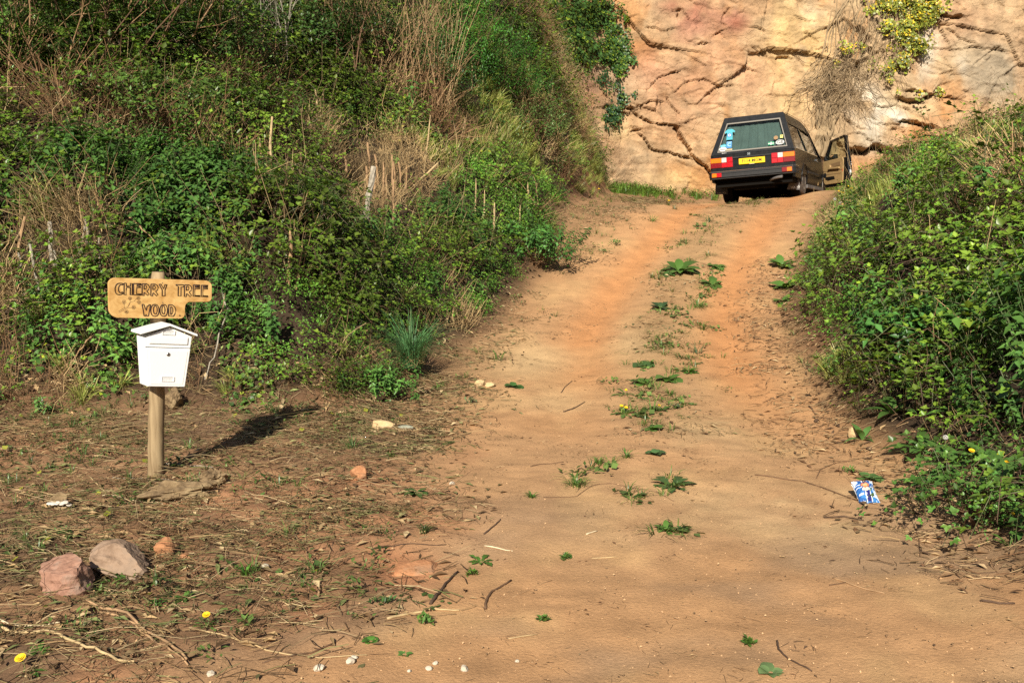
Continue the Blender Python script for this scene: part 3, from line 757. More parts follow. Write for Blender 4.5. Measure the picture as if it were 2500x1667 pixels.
def zone_right(px, py, x, y):
    return dict(
      bramble=1.5 + PB(px, py, [(2300,800,200,120,.6),(2420,560,120,120,.8)]), nettle=.9 + PB(px, py, [(2250,820,120,90,1.6),(2450,900,90,140,.8)]),
      soft=.7 + PB(px, py, [(2000,850,70,120,1.8),(2050,640,90,70,1.2),(2130,960,90,60,1.0),(2350,1180,80,70,.8)]), ivy=.25,
      grass=.35 + PB(px, py, [(2080,480,70,50,3.0),(2160,520,80,60,1.2),(2030,570,50,60,1.5)]),
      straw=.16 + PB(px, py, [(2180,650,130,60,.6),(2400,400,110,90,.7),(2060,560,60,60,.5),(2260,500,100,60,.5)]),
      brown=.10 + PB(px, py, [(2400,420,100,90,1.2),(2180,1080,80,40,1.0),(2350,1260,90,30,1.2)]))
def h_right(px, py, x, y):
    return (.66 + .75 * fbm(x * 1.0, y * 1.0, 361, 3)) * (1 + .18 * smooth(10, 7, y)) * (.55 + .45 * smooth(0, .7, d_right(x, y))) * (1 - .35 * smooth(12, 17, y))

green = Scatter(); dry = Scatter()
N = 66000
x = rng.uniform(-13, 3.0, N); y = rng.uniform(6.3, 26.5, N); d = d_left(x, y) + (fbm(x * 2, y * 2, 371, 3) - .5) * .7
den = 1.0 - .45 * smooth(12, 20, y); gap = fbm(x * 1.3, y * 1.3, 373, 3)
k = (d > .12) & (d < 8.5) & (rng.random(N) < den * (.6 + .7 * smooth(.30, .52, gap)))
thicket(x[k], y[k], 1, zone_left, h_left, green, dry, 1.15, lambda a, b: smooth(0, .9, d_left(a, b)))
kind(green.build('bank_undergrowth', M_LEAF), 'stuff'); kind(dry.build('dry_bank_stalks', M_DRY), 'stuff')
greenR = Scatter(); dryR = Scatter()
N = 34000
x = rng.uniform(1.6, 15, N); y = rng.uniform(3.0, 25.5, N); d = d_right(x, y) + (fbm(x * 2, y * 2, 381, 3) - .5) * .5
gap = fbm(x * 1.5, y * 1.5, 383, 3)
k = (d > .10) & (d < 6) & (rng.random(N) < (.5 + .8 * smooth(.3, .5, gap)) * (1 - .4 * smooth(13, 20, y)))
thicket(x[k], y[k], 1, zone_right, h_right, greenR, dryR, 1.35, lambda a, b: smooth(0, .9, d_right(a, b)) * (1 - .5 * smooth(12, 17, b)))
tall = [tm_straw(3, .75, .0032, (62, 88), .06, .1), tm_straw(2, .95, .0035, (55, 86), .08, .1)]
N = 420; x = rng.uniform(1.8, 12, N); y = rng.uniform(4.5, 20, N); k = (d_right(x, y) > .25) & (d_right(x, y) < 4.5) & (rng.random(N) < .35 + .65 * smooth(.45, .6, fbm(x * .8, y * .8, 387, 3))); x, y = x[k], y[k]; j = rng.integers(0, 2, len(x))
for i in range(2):
    m = j == i; dryR.add(tall[i], np.stack([x[m], y[m], ground_z(x[m], y[m], False) + .12], -1), np.array((.40, .28, .14)) * rng.uniform(.6, 1.2, (m.sum(), 1)), rng.uniform(.6, 1.1, m.sum()))
N = 420; x = rng.uniform(-10, 2, N); y = rng.uniform(7, 20, N); k = (d_left(x, y) > .3) & (d_left(x, y) < 6) & (rng.random(N) < smooth(.42, .6, fbm(x * .8, y * .8, 389, 3))); x, y = x[k], y[k]; j = rng.integers(0, 2, len(x)); tl = Scatter()
for i in range(2):
    m = j == i; tl.add(tall[i], np.stack([x[m], y[m], ground_z(x[m], y[m], False) + .1], -1), np.array((.40, .29, .15)) * rng.uniform(.6, 1.2, (m.sum(), 1)), rng.uniform(.6, 1.1, m.sum()))
kind(tl.build('upright_dry_stalks', M_DRY), 'stuff')
kind(greenR.build('verge_undergrowth', M_LEAF), 'stuff'); kind(dryR.build('dry_verge_stalks', M_DRY), 'stuff')
# ================================================================== POST, NAME SIGN, MAILBOX
M_POST = mat('post_wood', (.30, .20, .10), .8, var=.35, vscale=14, bump=.5, bscale=60)
def wood_mat(name, c1, c2, knot, axis_scale=(3, 40, 40), rough=.55):
    m, n, l, p = new_mat(name)
    tc = n.new('ShaderNodeTexCoord'); mp = n.new('ShaderNodeMapping'); mp.inputs['Scale'].default_value = axis_scale
    l.new(tc.outputs['Object'], mp.inputs['Vector'])
    nz = n.new('ShaderNodeTexNoise'); nz.inputs['Scale'].default_value = 1.0; nz.inputs['Detail'].default_value = 5; nz.inputs['Distortion'].default_value = .6
    l.new(mp.outputs[0], nz.inputs['Vector'])
    r = n.new('ShaderNodeValToRGB'); e = r.color_ramp.elements
    e[0].position = .32; e[0].color = (*c1, 1); e[1].position = .66; e[1].color = (*c2, 1)
    l.new(nz.outputs['Fac'], r.inputs['Fac'])
    n2 = n.new('ShaderNodeTexNoise'); n2.inputs['Scale'].default_value = 5.0; n2.inputs['Detail'].default_value = 2
    l.new(tc.outputs['Object'], n2.inputs['Vector'])
    r2 = n.new('ShaderNodeValToRGB'); r2.color_ramp.elements[0].position = .60; r2.color_ramp.elements[0].color = (0, 0, 0, 1); r2.color_ramp.elements[1].position = .78; r2.color_ramp.elements[1].color = (1, 1, 1, 1)
    l.new(n2.outputs['Fac'], r2.inputs['Fac'])
    mx = n.new('ShaderNodeMix'); mx.data_type = 'RGBA'; l.new(r2.outputs['Color'], mx.inputs[0]); l.new(r.outputs['Color'], mx.inputs[6]); mx.inputs[7].default_value = (*knot, 1)
    l.new(mx.outputs[2], p.inputs['Base Color']); p.inputs['Roughness'].default_value = rough
    b = n.new('ShaderNodeBump'); b.inputs['Strength'].default_value = .25; b.inputs['Distance'].default_value = .004
    l.new(nz.outputs['Fac'], b.inputs['Height']); l.new(b.outputs['Normal'], p.inputs['Normal'])
    return m
M_POST = wood_mat('post_wood', (.19, .125, .06), (.36, .26, .14), (.24, .19, .05), (38, 38, 3), .8)
M_BOARD = wood_mat('pine_board', (.46, .25, .075), (.72, .46, .18), (.40, .14, .025), (1.2, 26, 26), .4)
M_BURN = mat('burnt_line', (.022, .006, .004), .7)
M_BURN2 = mat('scorched_line', (.16, .085, .03), .7)
M_WHITE = mat('white_paint', (.83, .83, .81), .32, spec=.5)
M_GREYIN = mat('label_card', (.66, .66, .65), .5, var=.12, vscale=120)
M_METAL = mat('dull_metal', (.42, .42, .42), .35, metal=1.0)
M_BLACKHOLE = mat('black_slot', (.01, .01, .01), .6)

PB0 = at(380, 1162)
def vplane(px, py, pt, n):
    d = ray(px, py); o = np.array([0, 0, CAMZ]); n = np.asarray(n, float)
    return Vector(o + d * (((np.asarray(pt) - o) @ n) / (d @ n)))
post_top = vplane(386.5, 664, PB0, (0, 1, 0)); post_ax = (post_top - PB0).normalized()
pth = thing('wooden_post', 'round weathered timber post standing in the strewn ground, carrying the white mailbox', 'post', PB0)
mb = MB(); rr = random.Random(3)
npt = 26; pts = []; rad = []
for i in range(npt):
    u = i / (npt - 1); pts.append((post_top - PB0) * (-.08 + 1.08 * u) + Vector((rr.uniform(-1, 1), rr.uniform(-1, 1), 0)) * .0025); rad.append(.0455 - .006 * u + rr.uniform(-1, 1) * .0016)
rad[-1] -= .006; mb.tube(pts, rad, 20)
po = mb.build('post', M_POST, pth, smooth_=True)
# frame shared by sign and box: facing a little to the right of the camera
YAW = math.radians(40)
NF = Vector((math.sin(YAW), -math.cos(YAW), 0)); 
UF = Vector((math.cos(YAW), math.sin(YAW), 0)); UF = (UF - Vector((0, 0, 1)) * math.tan(math.radians(3.2))).normalized(); VF = NF.cross(UF) * -1
if VF.z < 0: VF = -VF

# ---- name sign
sg_o = vplane(380 + 4.5, 745, PB0, (0, 1, 0)) + NF * .044
def sp(a, b):                                # enlarged-photo coordinates of the sign -> board plane
    q = vplane(255 + a / 8.4, 670 + b / 8.4, sg_o + NF * .020, NF) - sg_o
    return (q.dot(UF), q.dot(VF))
def arc(c, r, a0, a1, n=8): return [(c[0] + r[0] * math.cos(math.radians(a0 + (a1 - a0) * i / n)), c[1] - r[1] * math.sin(math.radians(a0 + (a1 - a0) * i / n))) for i in range(n + 1)]
outl = (arc((235, 200), (150, 130), 90, 180) + arc((285, 700), (190, 190), 180, 270) + arc((1560, 800), (95, 105), 270, 360)
        + [(1655, 700)] + arc((1770, 680), (115, 115), 180, 90)[1:] + arc((2110, 470), (95, 95), 270, 360) + arc((2060, 240), (145, 115), 0, 90))
sgt = thing('name_sign', 'notched pine board reading CHERRY TREE WOOD above the white mailbox', 'sign', sg_o)
mb = MB(); mb.prism([sp(*q) for q in outl], (Vector((0, 0, 0)), UF, VF, NF), 0, .020)
# build in a frame whose x runs along the grain
board = mb.build('board', M_BOARD, sgt, bevel=.0025)
Lx = [
 [(385,190),(350,180),(300,178),(260,190),(230,225),(215,280),(215,330),(228,375),(255,405),(300,415),(345,408),(385,380),(370,358),(335,372),(305,370),(288,330),(285,280),(298,235),(325,210),(365,212),(385,190)],
 [(400,178),(445,180),(447,240),(490,242),(530,240),(530,182),(568,185),(565,420),(525,418),(528,262),(490,268),(455,258),(443,300),(440,415),(398,412),(400,178)],
 [(592,185),(750,190),(750,212),(660,214),(658,240),(735,242),(740,264),(658,268),(655,398),(750,400),(745,422),(594,418),(592,185)],
 [(770,190),(860,192),(905,220),(920,260),(905,310),(865,335),(915,405),(885,430),(820,370),(808,375),(805,430),(768,428),(770,190)],
 [(808,222),(845,220),(862,255),(850,290),(810,302),(808,222)],
 [(1120,200),(1160,200),(1205,290),(1240,205),(1278,205),(1238,320),(1238,437),(1180,437),(1182,320),(1120,200)],
 [(1462,208),(1618,212),(1618,255),(1568,255),(1565,442),(1508,440),(1512,245),(1470,225),(1462,208)],
 [(768,612),(808,614),(835,700),(855,740),(872,650),(905,640),(908,618),(940,618),(930,690),(915,760),(900,852),(868,852),(850,815),(838,852),(812,850),(790,720),(768,612)],
 [(1312,622),(1390,625),(1440,665),(1462,730),(1445,800),(1410,855),(1315,852),(1312,622)],
 [(1355,665),(1378,668),(1398,700),(1400,760),(1385,800),(1358,825),(1355,665)],
]
Lx += [[(a + 180, b + 8) for a, b in Lx[k]] for k in (3, 4)] + [[(a + 868, b + 22) for a, b in Lx[k]] for k in (3, 4)]
E2 = [(1818,215),(1955,218),(1952,240),(1850,240),(1848,262),(1950,265),(1950,290),(1850,290),(1850,430),(1955,434),(1955,450),(1815,445),(1818,215)]
Lx += [E2, [(a + 165, b + 6) for a, b in E2]]
el = lambda cx, cy_, rx, ry, n=16: [(cx + rx * math.copysign(abs(math.cos(2 * math.pi * i / n)) ** .75, math.cos(2 * math.pi * i / n)), cy_ + ry * math.sin(2 * math.pi * i / n)) for i in range(n + 1)]
Lx += [el(1032, 735, 85, 122), el(1040, 725, 38, 84), el(1212, 735, 78, 120), el(1206, 725, 32, 82)]
def line_part(name, lines, r, m, parent):
    mb = MB()
    for ln in lines:
        q = [UF * a + VF * b + NF * .0205 for a, b in (sp(*p) for p in ln)]
        mb.tube(q, r, 5)
    return mb.build(name, m, parent, smooth_=True)
for wd, ks in (('word', (0,1,2,3,4,5,10,11)), ('word', (6,12,13,14,15)), ('word', (7,8,9,16,17,18,19))): line_part(wd, [Lx[k] for k in ks], .0027, M_BURN, sgt)
mb = MB(); a, b = sp(1545, 842); mb.lathe([(.0001, .0200), (.0042, .0203), (.0042, .0212), (.0001, .0214)], UF * a + VF * b, NF, 12); mb.build('full_stop', M_BURN, sgt)
fl = [[(285,755),(380,700),(480,660),(505,600),(530,565),(600,550),(650,500),(690,480)], [(290,785),(400,720),(490,680),(550,680),(600,675)], [(480,660),(520,600),(525,540),(520,490)], [(405,690),(402,640),(400,590)], [(600,550),(660,555),(700,575)], [(370,735),(420,765),(450,770)]]
for (cx0, cy0, r0) in ((522,490,42),(695,485,44),(400,565,50),(708,572,44),(598,675,46),(452,765,44)):
    for k in range(5):
        a = 2 * math.pi * k / 5 + .3; fl.append([(cx0 + r0 * .52 * math.cos(a) + r0 * .38 * math.cos(t_), cy0 + r0 * .52 * math.sin(a) + r0 * .38 * math.sin(t_)) for t_ in [2 * math.pi * i / 7 for i in range(8)]])
line_part('blossom_drawing', fl, .0008, M_BURN2, sgt)
for (a, b) in ((1187, 178), (1195, 577)):
    mb = MB(); q = sp(a, b); mb.lathe([(.0001, .0195), (.003, .0200), (.003, .0208), (.001, .0212)], UF * q[0] + VF * q[1], NF, 10); mb.build('screw', M_METAL, sgt)

# ---- mailbox
bx_o = vplane(385, 870, PB0, (0, 1, 0)) + NF * .043
DEP = .115
def bp(a, b, n=DEP):
    q = vplane(320 + a / 8.711, 780 + b / 8.711, bx_o + NF * n, NF) - bx_o
    return (q.dot(UF), q.dot(VF))
bt = thing('mailbox', 'white house shaped metal mailbox fixed to the round timber post', 'mailbox', bx_o)
FR = (Vector((0, 0, 0)), UF, VF, NF)
TL, TR, BL, BR = bp(275, 385), bp(1298, 368), bp(345, 1422), bp(1138, 1432)
apex = bp(835, 165); 
mid = lambda p, q, t_: (p[0] + (q[0] - p[0]) * t_, p[1] + (q[1] - p[1]) * t_)
yl = .236; SL, SR = mid(TL, BL, yl - .02), mid(TR, BR, yl + .005)
mb = MB(); mb.prism([BL, BR, TR, mid(apex, apex, 0), TL], FR, 0, DEP); mb.build('body', M_WHITE, bt, bevel=.003)
# roof: two thin folded panels overhanging all round
e1, e2, ap = bp(205, 318, DEP + .022), bp(1418, 362, DEP + .022), bp(835, 140, DEP + .022)
th_ = .013
mb = MB(); mb.prism([e1, ap, e2, (e2[0], e2[1] + th_), (ap[0], ap[1] + th_), (e1[0], e1[1] + th_)], FR, -.012, DEP + .022); mb.build('roof', M_WHITE, bt, bevel=.002)
def inset(poly, k): 
    c = (sum(p[0] for p in poly) / len(poly), sum(p[1] for p in poly) / len(poly)); return [(c[0] + (p[0] - c[0]) * k, c[1] + (p[1] - c[1]) * k) for p in poly]
door = [mid(BL, BR, .0), mid(BL, BR, 1.0), SR, SL]
d_in = inset(door, .985)
mb = MB(); mb.prism([(p[0], p[1]) for p in d_in], FR, DEP + .001, DEP + .007); dr_ = mb.build('door', M_WHITE, bt, bevel=.0025)
mb = MB(); mb.prism([bp(375, 658), bp(1195, 672), bp(1085, 1375), bp(400, 1365)], FR, DEP + .0072, DEP + .0086); mb.build('pressed_panel', M_WHITE, dr_, bevel=.0012)
# letter flap with its frame
fq = [bp(380, 365), bp(1208, 385), bp(1195, 535), bp(385, 508)]
mb = MB(); mb.prism(fq, FR, DEP + .0005, DEP + .006); fl_ = mb.build('letter_flap', M_WHITE, bt, bevel=.003)
gap_ = [bp(365, 352), bp(1222, 372), bp(1209, 549), bp(371, 521)]
mb = MB(); mb.prism(gap_, FR, DEP + .0003, DEP + .0012); mb.build('flap_gap', M_GREYIN, bt)
mb = MB(); mb.prism([bp(300, 577), bp(1265, 607), bp(1265, 616), bp(300, 588)], FR, DEP + .0004, DEP + .0016); mb.build('seam', M_BLACKHOLE, bt)
def framed(q, nm, t0):
    o_ = [bp(*p) for p in q]; i_ = inset(o_, .86)
    mb = MB()
    for k in range(4): mb.prism([o_[k], o_[(k + 1) % 4], i_[(k + 1) % 4], i_[k]], FR, DEP + t0, DEP + t0 + .004)
    h = mb.build(nm, M_WHITE, bt)
    mb = MB(); mb.prism(i_, FR, DEP + t0, DEP + t0 + .0012); mb.build('card', M_GREYIN, h)
framed([(650, 232), (940, 236), (928, 330), (655, 318)], 'name_window', .0006)
framed([(625, 1205), (905, 1208), (900, 1308), (625, 1305)], 'card_holder', .0088)
c_ = bp(778, 737); cc = UF * c_[0] + VF * c_[1]
mb = MB(); mb.lathe([(.0001, DEP + .008), (.0098, DEP + .0085), (.0098, DEP + .0115), (.008, DEP + .0128), (.0001, DEP + .0130)], cc, NF, 20); lk = mb.build('lock', M_METAL, dr_, smooth_=False)
mb = MB(); mb.prism([(c_[0] - .0012, c_[1] - .005), (c_[0] + .0012, c_[1] - .005), (c_[0] + .0012, c_[1] + .005), (c_[0] - .0012, c_[1] + .005)], FR, DEP + .0131, DEP + .0136); mb.build('keyhole', M_BLACKHOLE, lk)
# ================================================================== THE PARKED BLACK ESTATE
CAR_T = Vector((4.8796, 20.3139, 1.5094)); CYAW, CROLL, CPIT = math.radians(25.06), math.radians(4.53), math.radians(-1.5)
car = thing('parked_car', 'old black high roofed estate car parked at the cliff with its right door open', 'car', CAR_T)
Rz = Matrix.Rotation(-CYAW, 4, 'Z'); Ry = Matrix.Rotation(-CROLL, 4, 'Y'); Rx = Matrix.Rotation(CPIT, 4, 'X')
car.rotation_euler = (Rz @ Ry @ Rx).to_euler()
def paint(name, col, rough, coat):
    m, n, l, p = new_mat(name)
    tc = n.new('ShaderNodeTexCoord'); nz = n.new('ShaderNodeTexNoise'); nz.inputs['Scale'].default_value = 9; nz.inputs['Detail'].default_value = 8; nz.inputs['Roughness'].default_value = .7
    l.new(tc.outputs['Object'], nz.inputs['Vector'])
    r = n.new('ShaderNodeValToRGB'); r.color_ramp.elements[0].position = .45; r.color_ramp.elements[1].position = .75
    r.color_ramp.elements[0].color = (*col, 1); r.color_ramp.elements[1].color = (col[0] * 1.6 + .006, col[1] * 1.6 + .005, col[2] * 1.6 + .004, 1)
    l.new(nz.outputs['Fac'], r.inputs['Fac']); l.new(r.outputs['Color'], p.inputs['Base Color'])
    mr = n.new('ShaderNodeMapRange'); mr.inputs['To Min'].default_value = rough; mr.inputs['To Max'].default_value = rough + .25; l.new(nz.outputs['Fac'], mr.inputs['Value']); l.new(mr.outputs[0], p.inputs['Roughness'])
    p.inputs['Specular IOR Level'].default_value = .32; p.inputs['Coat Weight'].default_value = coat; p.inputs['Coat Roughness'].default_value = .08; return m
M_BODY = paint('black_paint', (.0026, .0031, .0042), .28, .15)
M_PLASTIC = mat('black_plastic', (.011, .011, .0115), .6, var=.3, vscale=20)
M_RUBBER = mat('tyre_rubber', (.075, .058, .045), .9, var=.4, vscale=12)
M_DUST = mat('dusty_plastic', (.11, .10, .095), .8, var=.3, vscale=9)
M_TRIMW = mat('window_trim', (.20, .18, .15), .45)
M_CHROME = mat('chrome', (.75, .75, .75), .12, metal=1.0)
M_RIM = mat('wheel_alloy', (.34, .31, .27), .45, metal=.6, var=.3, vscale=10)
M_BEIGE = mat('beige_door_trim', (.36, .235, .10), .7, var=.12, vscale=10)
M_BEIGE_D = mat('brown_door_trim', (.22, .135, .06), .75)
M_INT = mat('dark_interior', (.007, .006, .005), .95, spec=.1)
M_SEAT = mat('seat_cloth', (.06, .04, .025), .9, var=.2, vscale=30)
M_RED = mat('red_lens', (.52, .010, .018), .18, spec=.6, coat=.5); M_RED2 = mat('dark_red_lens', (.20, .008, .012), .2, spec=.6, coat=.5)
M_AMBER = mat('amber_lens', (.75, .18, .012), .18, spec=.6, coat=.5); M_CLEAR = mat('clear_lens', (.58, .55, .50), .2, coat=.5)
M_YPLATE = mat('yellow_plate', (.80, .50, .012), .4); M_INK = mat('plate_ink', (.012, .010, .010), .5)
M_STK_C = mat('cyan_print', (.05, .34, .42), .5); M_STK_B = mat('blue_print', (.045, .20, .42), .5); M_STK_W = mat('white_print', (.60, .60, .58), .5); M_STK_K = mat('black_print', (.02, .02, .02), .5)
M_STK_G = mat('green_print', (.02, .26, .12), .5); M_STK_Y = mat('yellow_print', (.62, .58, .16), .5); M_STK_O = mat('brown_print', (.26, .15, .06), .5); M_STK_P = mat('pale_print', (.60, .52, .52), .5, var=.3, vscale=70); M_STK_N = mat('sand_print', (.42, .34, .20), .5, var=.3, vscale=80); M_STK_L = mat('light_blue_print', (.30, .55, .75), .5)
M_CURTAIN = mat('curtain_cloth', (.20, .235, .225), .95, var=.12, vscale=6)
def glass(name, tint, refl=1.0):
    m, n, l, p = new_mat(name)
    tr = n.new('ShaderNodeBsdfTransparent'); tr.inputs[0].default_value = (*tint, 1)
    gl = n.new('ShaderNodeBsdfGlossy'); gl.inputs['Roughness'].default_value = .03; gl.inputs[0].default_value = (refl, refl, refl, 1)
    fr = n.new('ShaderNodeFresnel'); fr.inputs[0].default_value = 1.5; ge = n.new('ShaderNodeNewGeometry'); sb = n.new('ShaderNodeMath'); sb.operation = 'SUBTRACT'; sb.use_clamp = True
    l.new(fr.outputs[0], sb.inputs[0]); l.new(ge.outputs['Backfacing'], sb.inputs[1])
    mx = n.new('ShaderNodeMixShader'); l.new(sb.outputs[0], mx.inputs[0]); l.new(tr.outputs[0], mx.inputs[1]); l.new(gl.outputs[0], mx.inputs[2])
    l.new(mx.outputs[0], n['Material Output'].inputs['Surface']); return m
M_GLASS = glass('tinted_glass', (.72, .78, .76)); M_SGLASS = glass('side_glass', (.55, .58, .52)); M_DGLASS = glass('door_glass', (.80, .82, .74))

ZB = .97
def hw(z):                                    # half width of the body at height z
    if z <= .60: return .815 + .035 * smooth(.25, .6, z)
    if z <= ZB: return .85 - .012 * ((z - .6) / (ZB - .6))
    return .838 - (z - ZB) * .305
def yrear(z): return .012 if z <= ZB else .012 + (z - ZB) / .76 * .315
hw_ = lambda z: float(hw(z))
# --- body sides with wheel openings
AX = 1.14; AXF = 4.03; ARC = .355; ZH = .34; SILL = .30; YF = 4.92
def side_poly():
    pts = [(.03, .42)]
    pts += [(AX - ARC - .05, .40)]
    for i in range(15):
        a = math.pi - math.pi * i / 14; pts.append((AX + ARC * math.cos(a) * 1.0, max(SILL, ZH + ARC * 1.06 * math.sin(a))))
    pts += [(AXF - ARC, SILL)]
    for i in range(15):
        a = math.pi - math.pi * i / 14; pts.append((AXF + ARC * math.cos(a), max(SILL, ZH + ARC * 1.06 * math.sin(a))))
    pts += [(YF, .36), (YF, .80), (4.20, .93), (3.05, ZB), (1.5, ZB), (.02, ZB)]
    return pts
def side_mesh(s):
    bm = bmesh.new(); P = side_poly()
    vs = [bm.verts.new((s * hw_(z), y, z)) for y, z in P]
    f = bm.faces.new(vs); r = bmesh.ops.triangulate(bm, faces=[f])
    # follow the curve of the flank
    bmesh.ops.bisect_plane(bm, geom=bm.verts[:] + bm.edges[:] + bm.faces[:], plane_co=(0, 0, .60), plane_no=(0, 0, 1))
    bmesh.ops.bisect_plane(bm, geom=bm.verts[:] + bm.edges[:] + bm.faces[:], plane_co=(0, 0, .78), plane_no=(0, 0, 1))
    for v in bm.verts: v.co.x = s * hw_(v.co.z)
    g = bmesh.ops.extrude_face_region(bm, geom=bm.faces[:])
    for e in g['geom']:
        if isinstance(e, bmesh.types.BMVert): e.co.x -= s * .05
    bmesh.ops.recalc_face_normals(bm, faces=bm.faces)
    me = bpy.data.meshes.new('side_panel'); bm.to_mesh(me); bm.free(); me.materials.append(M_BODY)
    return link(bpy.data.objects.new('side_panel', me), car)
side_mesh(1); side_mesh(-1)
# --- upper shell: roof, tailgate surround, pillars
def loft(name, secs, m, parent, bevel=0.0, close=True):
    mb = MB(); n = len(secs[0]); vs = [q for s in secs for q in s]; fs = []
    for i in range(len(secs) - 1):
        for k in range(n - (0 if close else 1)):
            a = i * n + k; b = i * n + (k + 1) % n; fs.append((a, b, b + n, a + n))
    fs.append(tuple(range(n - 1, -1, -1))); fs.append(tuple(range((len(secs) - 1) * n, len(secs) * n)))
    mb.add(vs, fs); return mb.build(name, m, parent, bevel=bevel, smooth_=False)
def roof_sec(y, z, w, crown=.035, t_=.035, drop=.06):
    top = [(-w * math.cos(a) if False else w * u, y, z + crown * (1 - u * u)) for u in (-1, -.8, -.5, 0, .5, .8, 1) for a in (0,)]
    low = [(w + .015, y, z - drop), (w - .03, y, z - drop), (.0, y, z - t_ + crown - .01), (-w + .03, y, z - drop), (-w - .015, y, z - drop)]
    return top + low
RS = [(.335, 1.700, .585), (.45, 1.715, .598), (1.2, 1.722, .605), (2.3, 1.715, .605), (2.7, 1.690, .605), (3.05, 1.640, .61), (3.40, 1.555, .62)]
loft('roof', [roof_sec(y, z, w) for y, z, w in RS], M_BODY, car, bevel=.008)
def bar3(name, pts, wy, wx, m, parent):       # swept rectangular pillar
    mb = MB()
    for (p, q) in zip(pts[:-1], pts[1:]):
        p, q = Vector(p), Vector(q)
        vs = []
        for c in (p, q):
            s = 1 if c.x > 0 else -1
            vs += [c + Vector((0, -wy, 0)), c + Vector((0, wy, 0)), c + Vector((-s * wx, wy, 0)), c + Vector((-s * wx, -wy, 0))]
        mb.add(vs, [(0,1,2,3),(4,7,6,5),(0,4,5,1),(1,5,6,2),(2,6,7,3),(3,7,4,0)])
    return mb.build(name, m, parent, bevel=.004)
for s in (1, -1):
    bar3('pillar', [(s * .838, .09, ZB - .01), (s * .612, .405, 1.69)], .085, .05, M_BODY, car)
    bar3('pillar', [(s * .838, 1.66, ZB - .01), (s * .632, 1.50, 1.66)], .035, .05, M_BODY, car)
    bar3('pillar', [(s * .838, 3.06, ZB - .01), (s * .628, 2.86, 1.62)], .05, .05, M_BODY, car)
    bar3('pillar', [(s * .80, 4.12, ZB - .05), (s * .62, 3.40, 1.54)], .035, .06, M_BODY, car)
    # drip rail and upper flank above the windows
    mb = MB()
    for (y0, z0, w0), (y1, z1, w1) in zip(RS[:-1], RS[1:]):
        p0, p1 = (s * (w0 + .016), y0, z0 - .055), (s * (w1 + .016), y1, z1 - .055)
        q0, q1 = (s * (hw_(1.50) + .004), y0 - .0, min(1.50, z0 - .13)), (s * (hw_(1.50) + .004), y1, min(1.50 - .10 * max(0, (y1 - 2.3)), z1 - .13))
        i0, i1 = (p0[0] - s * .03, p0[1], p0[2]), (p1[0] - s * .03, p1[1], p1[2]); j0, j1 = (q0[0] - s * .03, q0[1], q0[2]), (q1[0] - s * .03, q1[1], q1[2])
        mb.add([p0, p1, q1, q0, i0, i1, j1, j0], [(0,1,2,3),(7,6,5,4),(0,4,5,1),(3,2,6,7)] + ([(0,3,7,4)] if y0 < .4 else []) + ([(1,5,6,2)] if y1 > 3.3 else []))
    mb.build('roof_flank', M_BODY, car)
    mb = MB(); mb.tube([(s * (w + .020), y, z + .005) for y, z, w in RS], .008, 6); mb.build('drip_rail', M_CHROME if s > 0 else M_PLASTIC, car)
# side windows
def quad_plate(name, q, t_, m, parent, flip=1):
    q = [Vector(p) for p in q]; n = (q[1] - q[0]).cross(q[3] - q[0]).normalized() * t_
    mb = MB(); k = len(q); mb.add(q + [p + n for p in q], [tuple(range(k)), tuple(range(2 * k - 1, k - 1, -1))] + [(i, k + i, k + (i + 1) % k, (i + 1) % k) for i in range(k)])
    return mb.build(name, m, parent)
sw = lambda s, y, z, o=-.012: (s * (hw_(z) + o), y, z)
for s in (1, -1):
    wq = [sw(s, .16, .985), sw(s, 1.60, .985), sw(s, 1.50, 1.47), sw(s, .36, 1.50)]
    quad_plate('side_window', wq if s < 0 else wq[::-1], .005, M_SGLASS, car)
    wq = [sw(s, 1.72, .985), sw(s, 2.98, .985), sw(s, 2.84, 1.40), sw(s, 1.56, 1.46)]
    quad_plate('side_window', wq if s < 0 else wq[::-1], .005, M_SGLASS, car)
    mb = MB(); mb.tube([sw(s, .15, .985, .003), sw(s, 1.62, .985, .003), sw(s, 1.70, .985, .003), sw(s, 3.0, .985, .003)], .008, 6); mb.tube([sw(s, 1.64, .99, .004), sw(s, 1.50, 1.47, .004)], .009, 6); mb.build('window_trim', M_TRIMW if s < 0 else M_CHROME, car)
    mb = MB(); mb.box((s * .842 - .004, .16, .555), (s * .842 + .014, AX - .36, .600)); mb.build('rubbing_strip', M_PLASTIC, car, bevel=.004)
    mb = MB(); mb.box((s * .842 - .004, AX + .40, .545), (s * .842 + .014, 3.0, .595)); mb.build('rubbing_strip', M_PLASTIC, car, bevel=.004)
    mb = MB(); mb.box((s * .80 - .02, AX + .40, .235), (s * .80 + .035, AXF - .40, .315)); mb.build('sill', M_DUST, car, bevel=.01)
quad_plate('left_front_window' if False else 'side_window', [sw(-1, 3.14, .985), sw(-1, 4.0, .96), sw(-1, 3.42, 1.42), sw(-1, 2.96, 1.42)], .005, M_SGLASS, car)
quad_plate('windscreen', [(.60, 3.43, 1.535), (-.60, 3.43, 1.535), (-.76, 4.14, .95), (.76, 4.14, .95)], .006, M_SGLASS, car)
mb = MB(); mb.prism([(4.10, .94), (YF + .02, .82), (YF + .02, .40), (4.6, .40), (4.2, .5)], (Vector((-.80, 0, 0)), Vector((0, 1, 0)), Vector((0, 0, 1)), Vector((1, 0, 0))), 0, 1.6); mb.build('bonnet', M_BODY, car, bevel=.02)
mb = MB(); mb.box((-.76, .10, .32), (.76, 3.98, .40)); mb.box((-.66, 1.55, .17), (.66, 4.5, .319)); mb.build('floor_and_sun_block', M_INT, car)  # floor pan; deep lower block added to keep sun from under the car
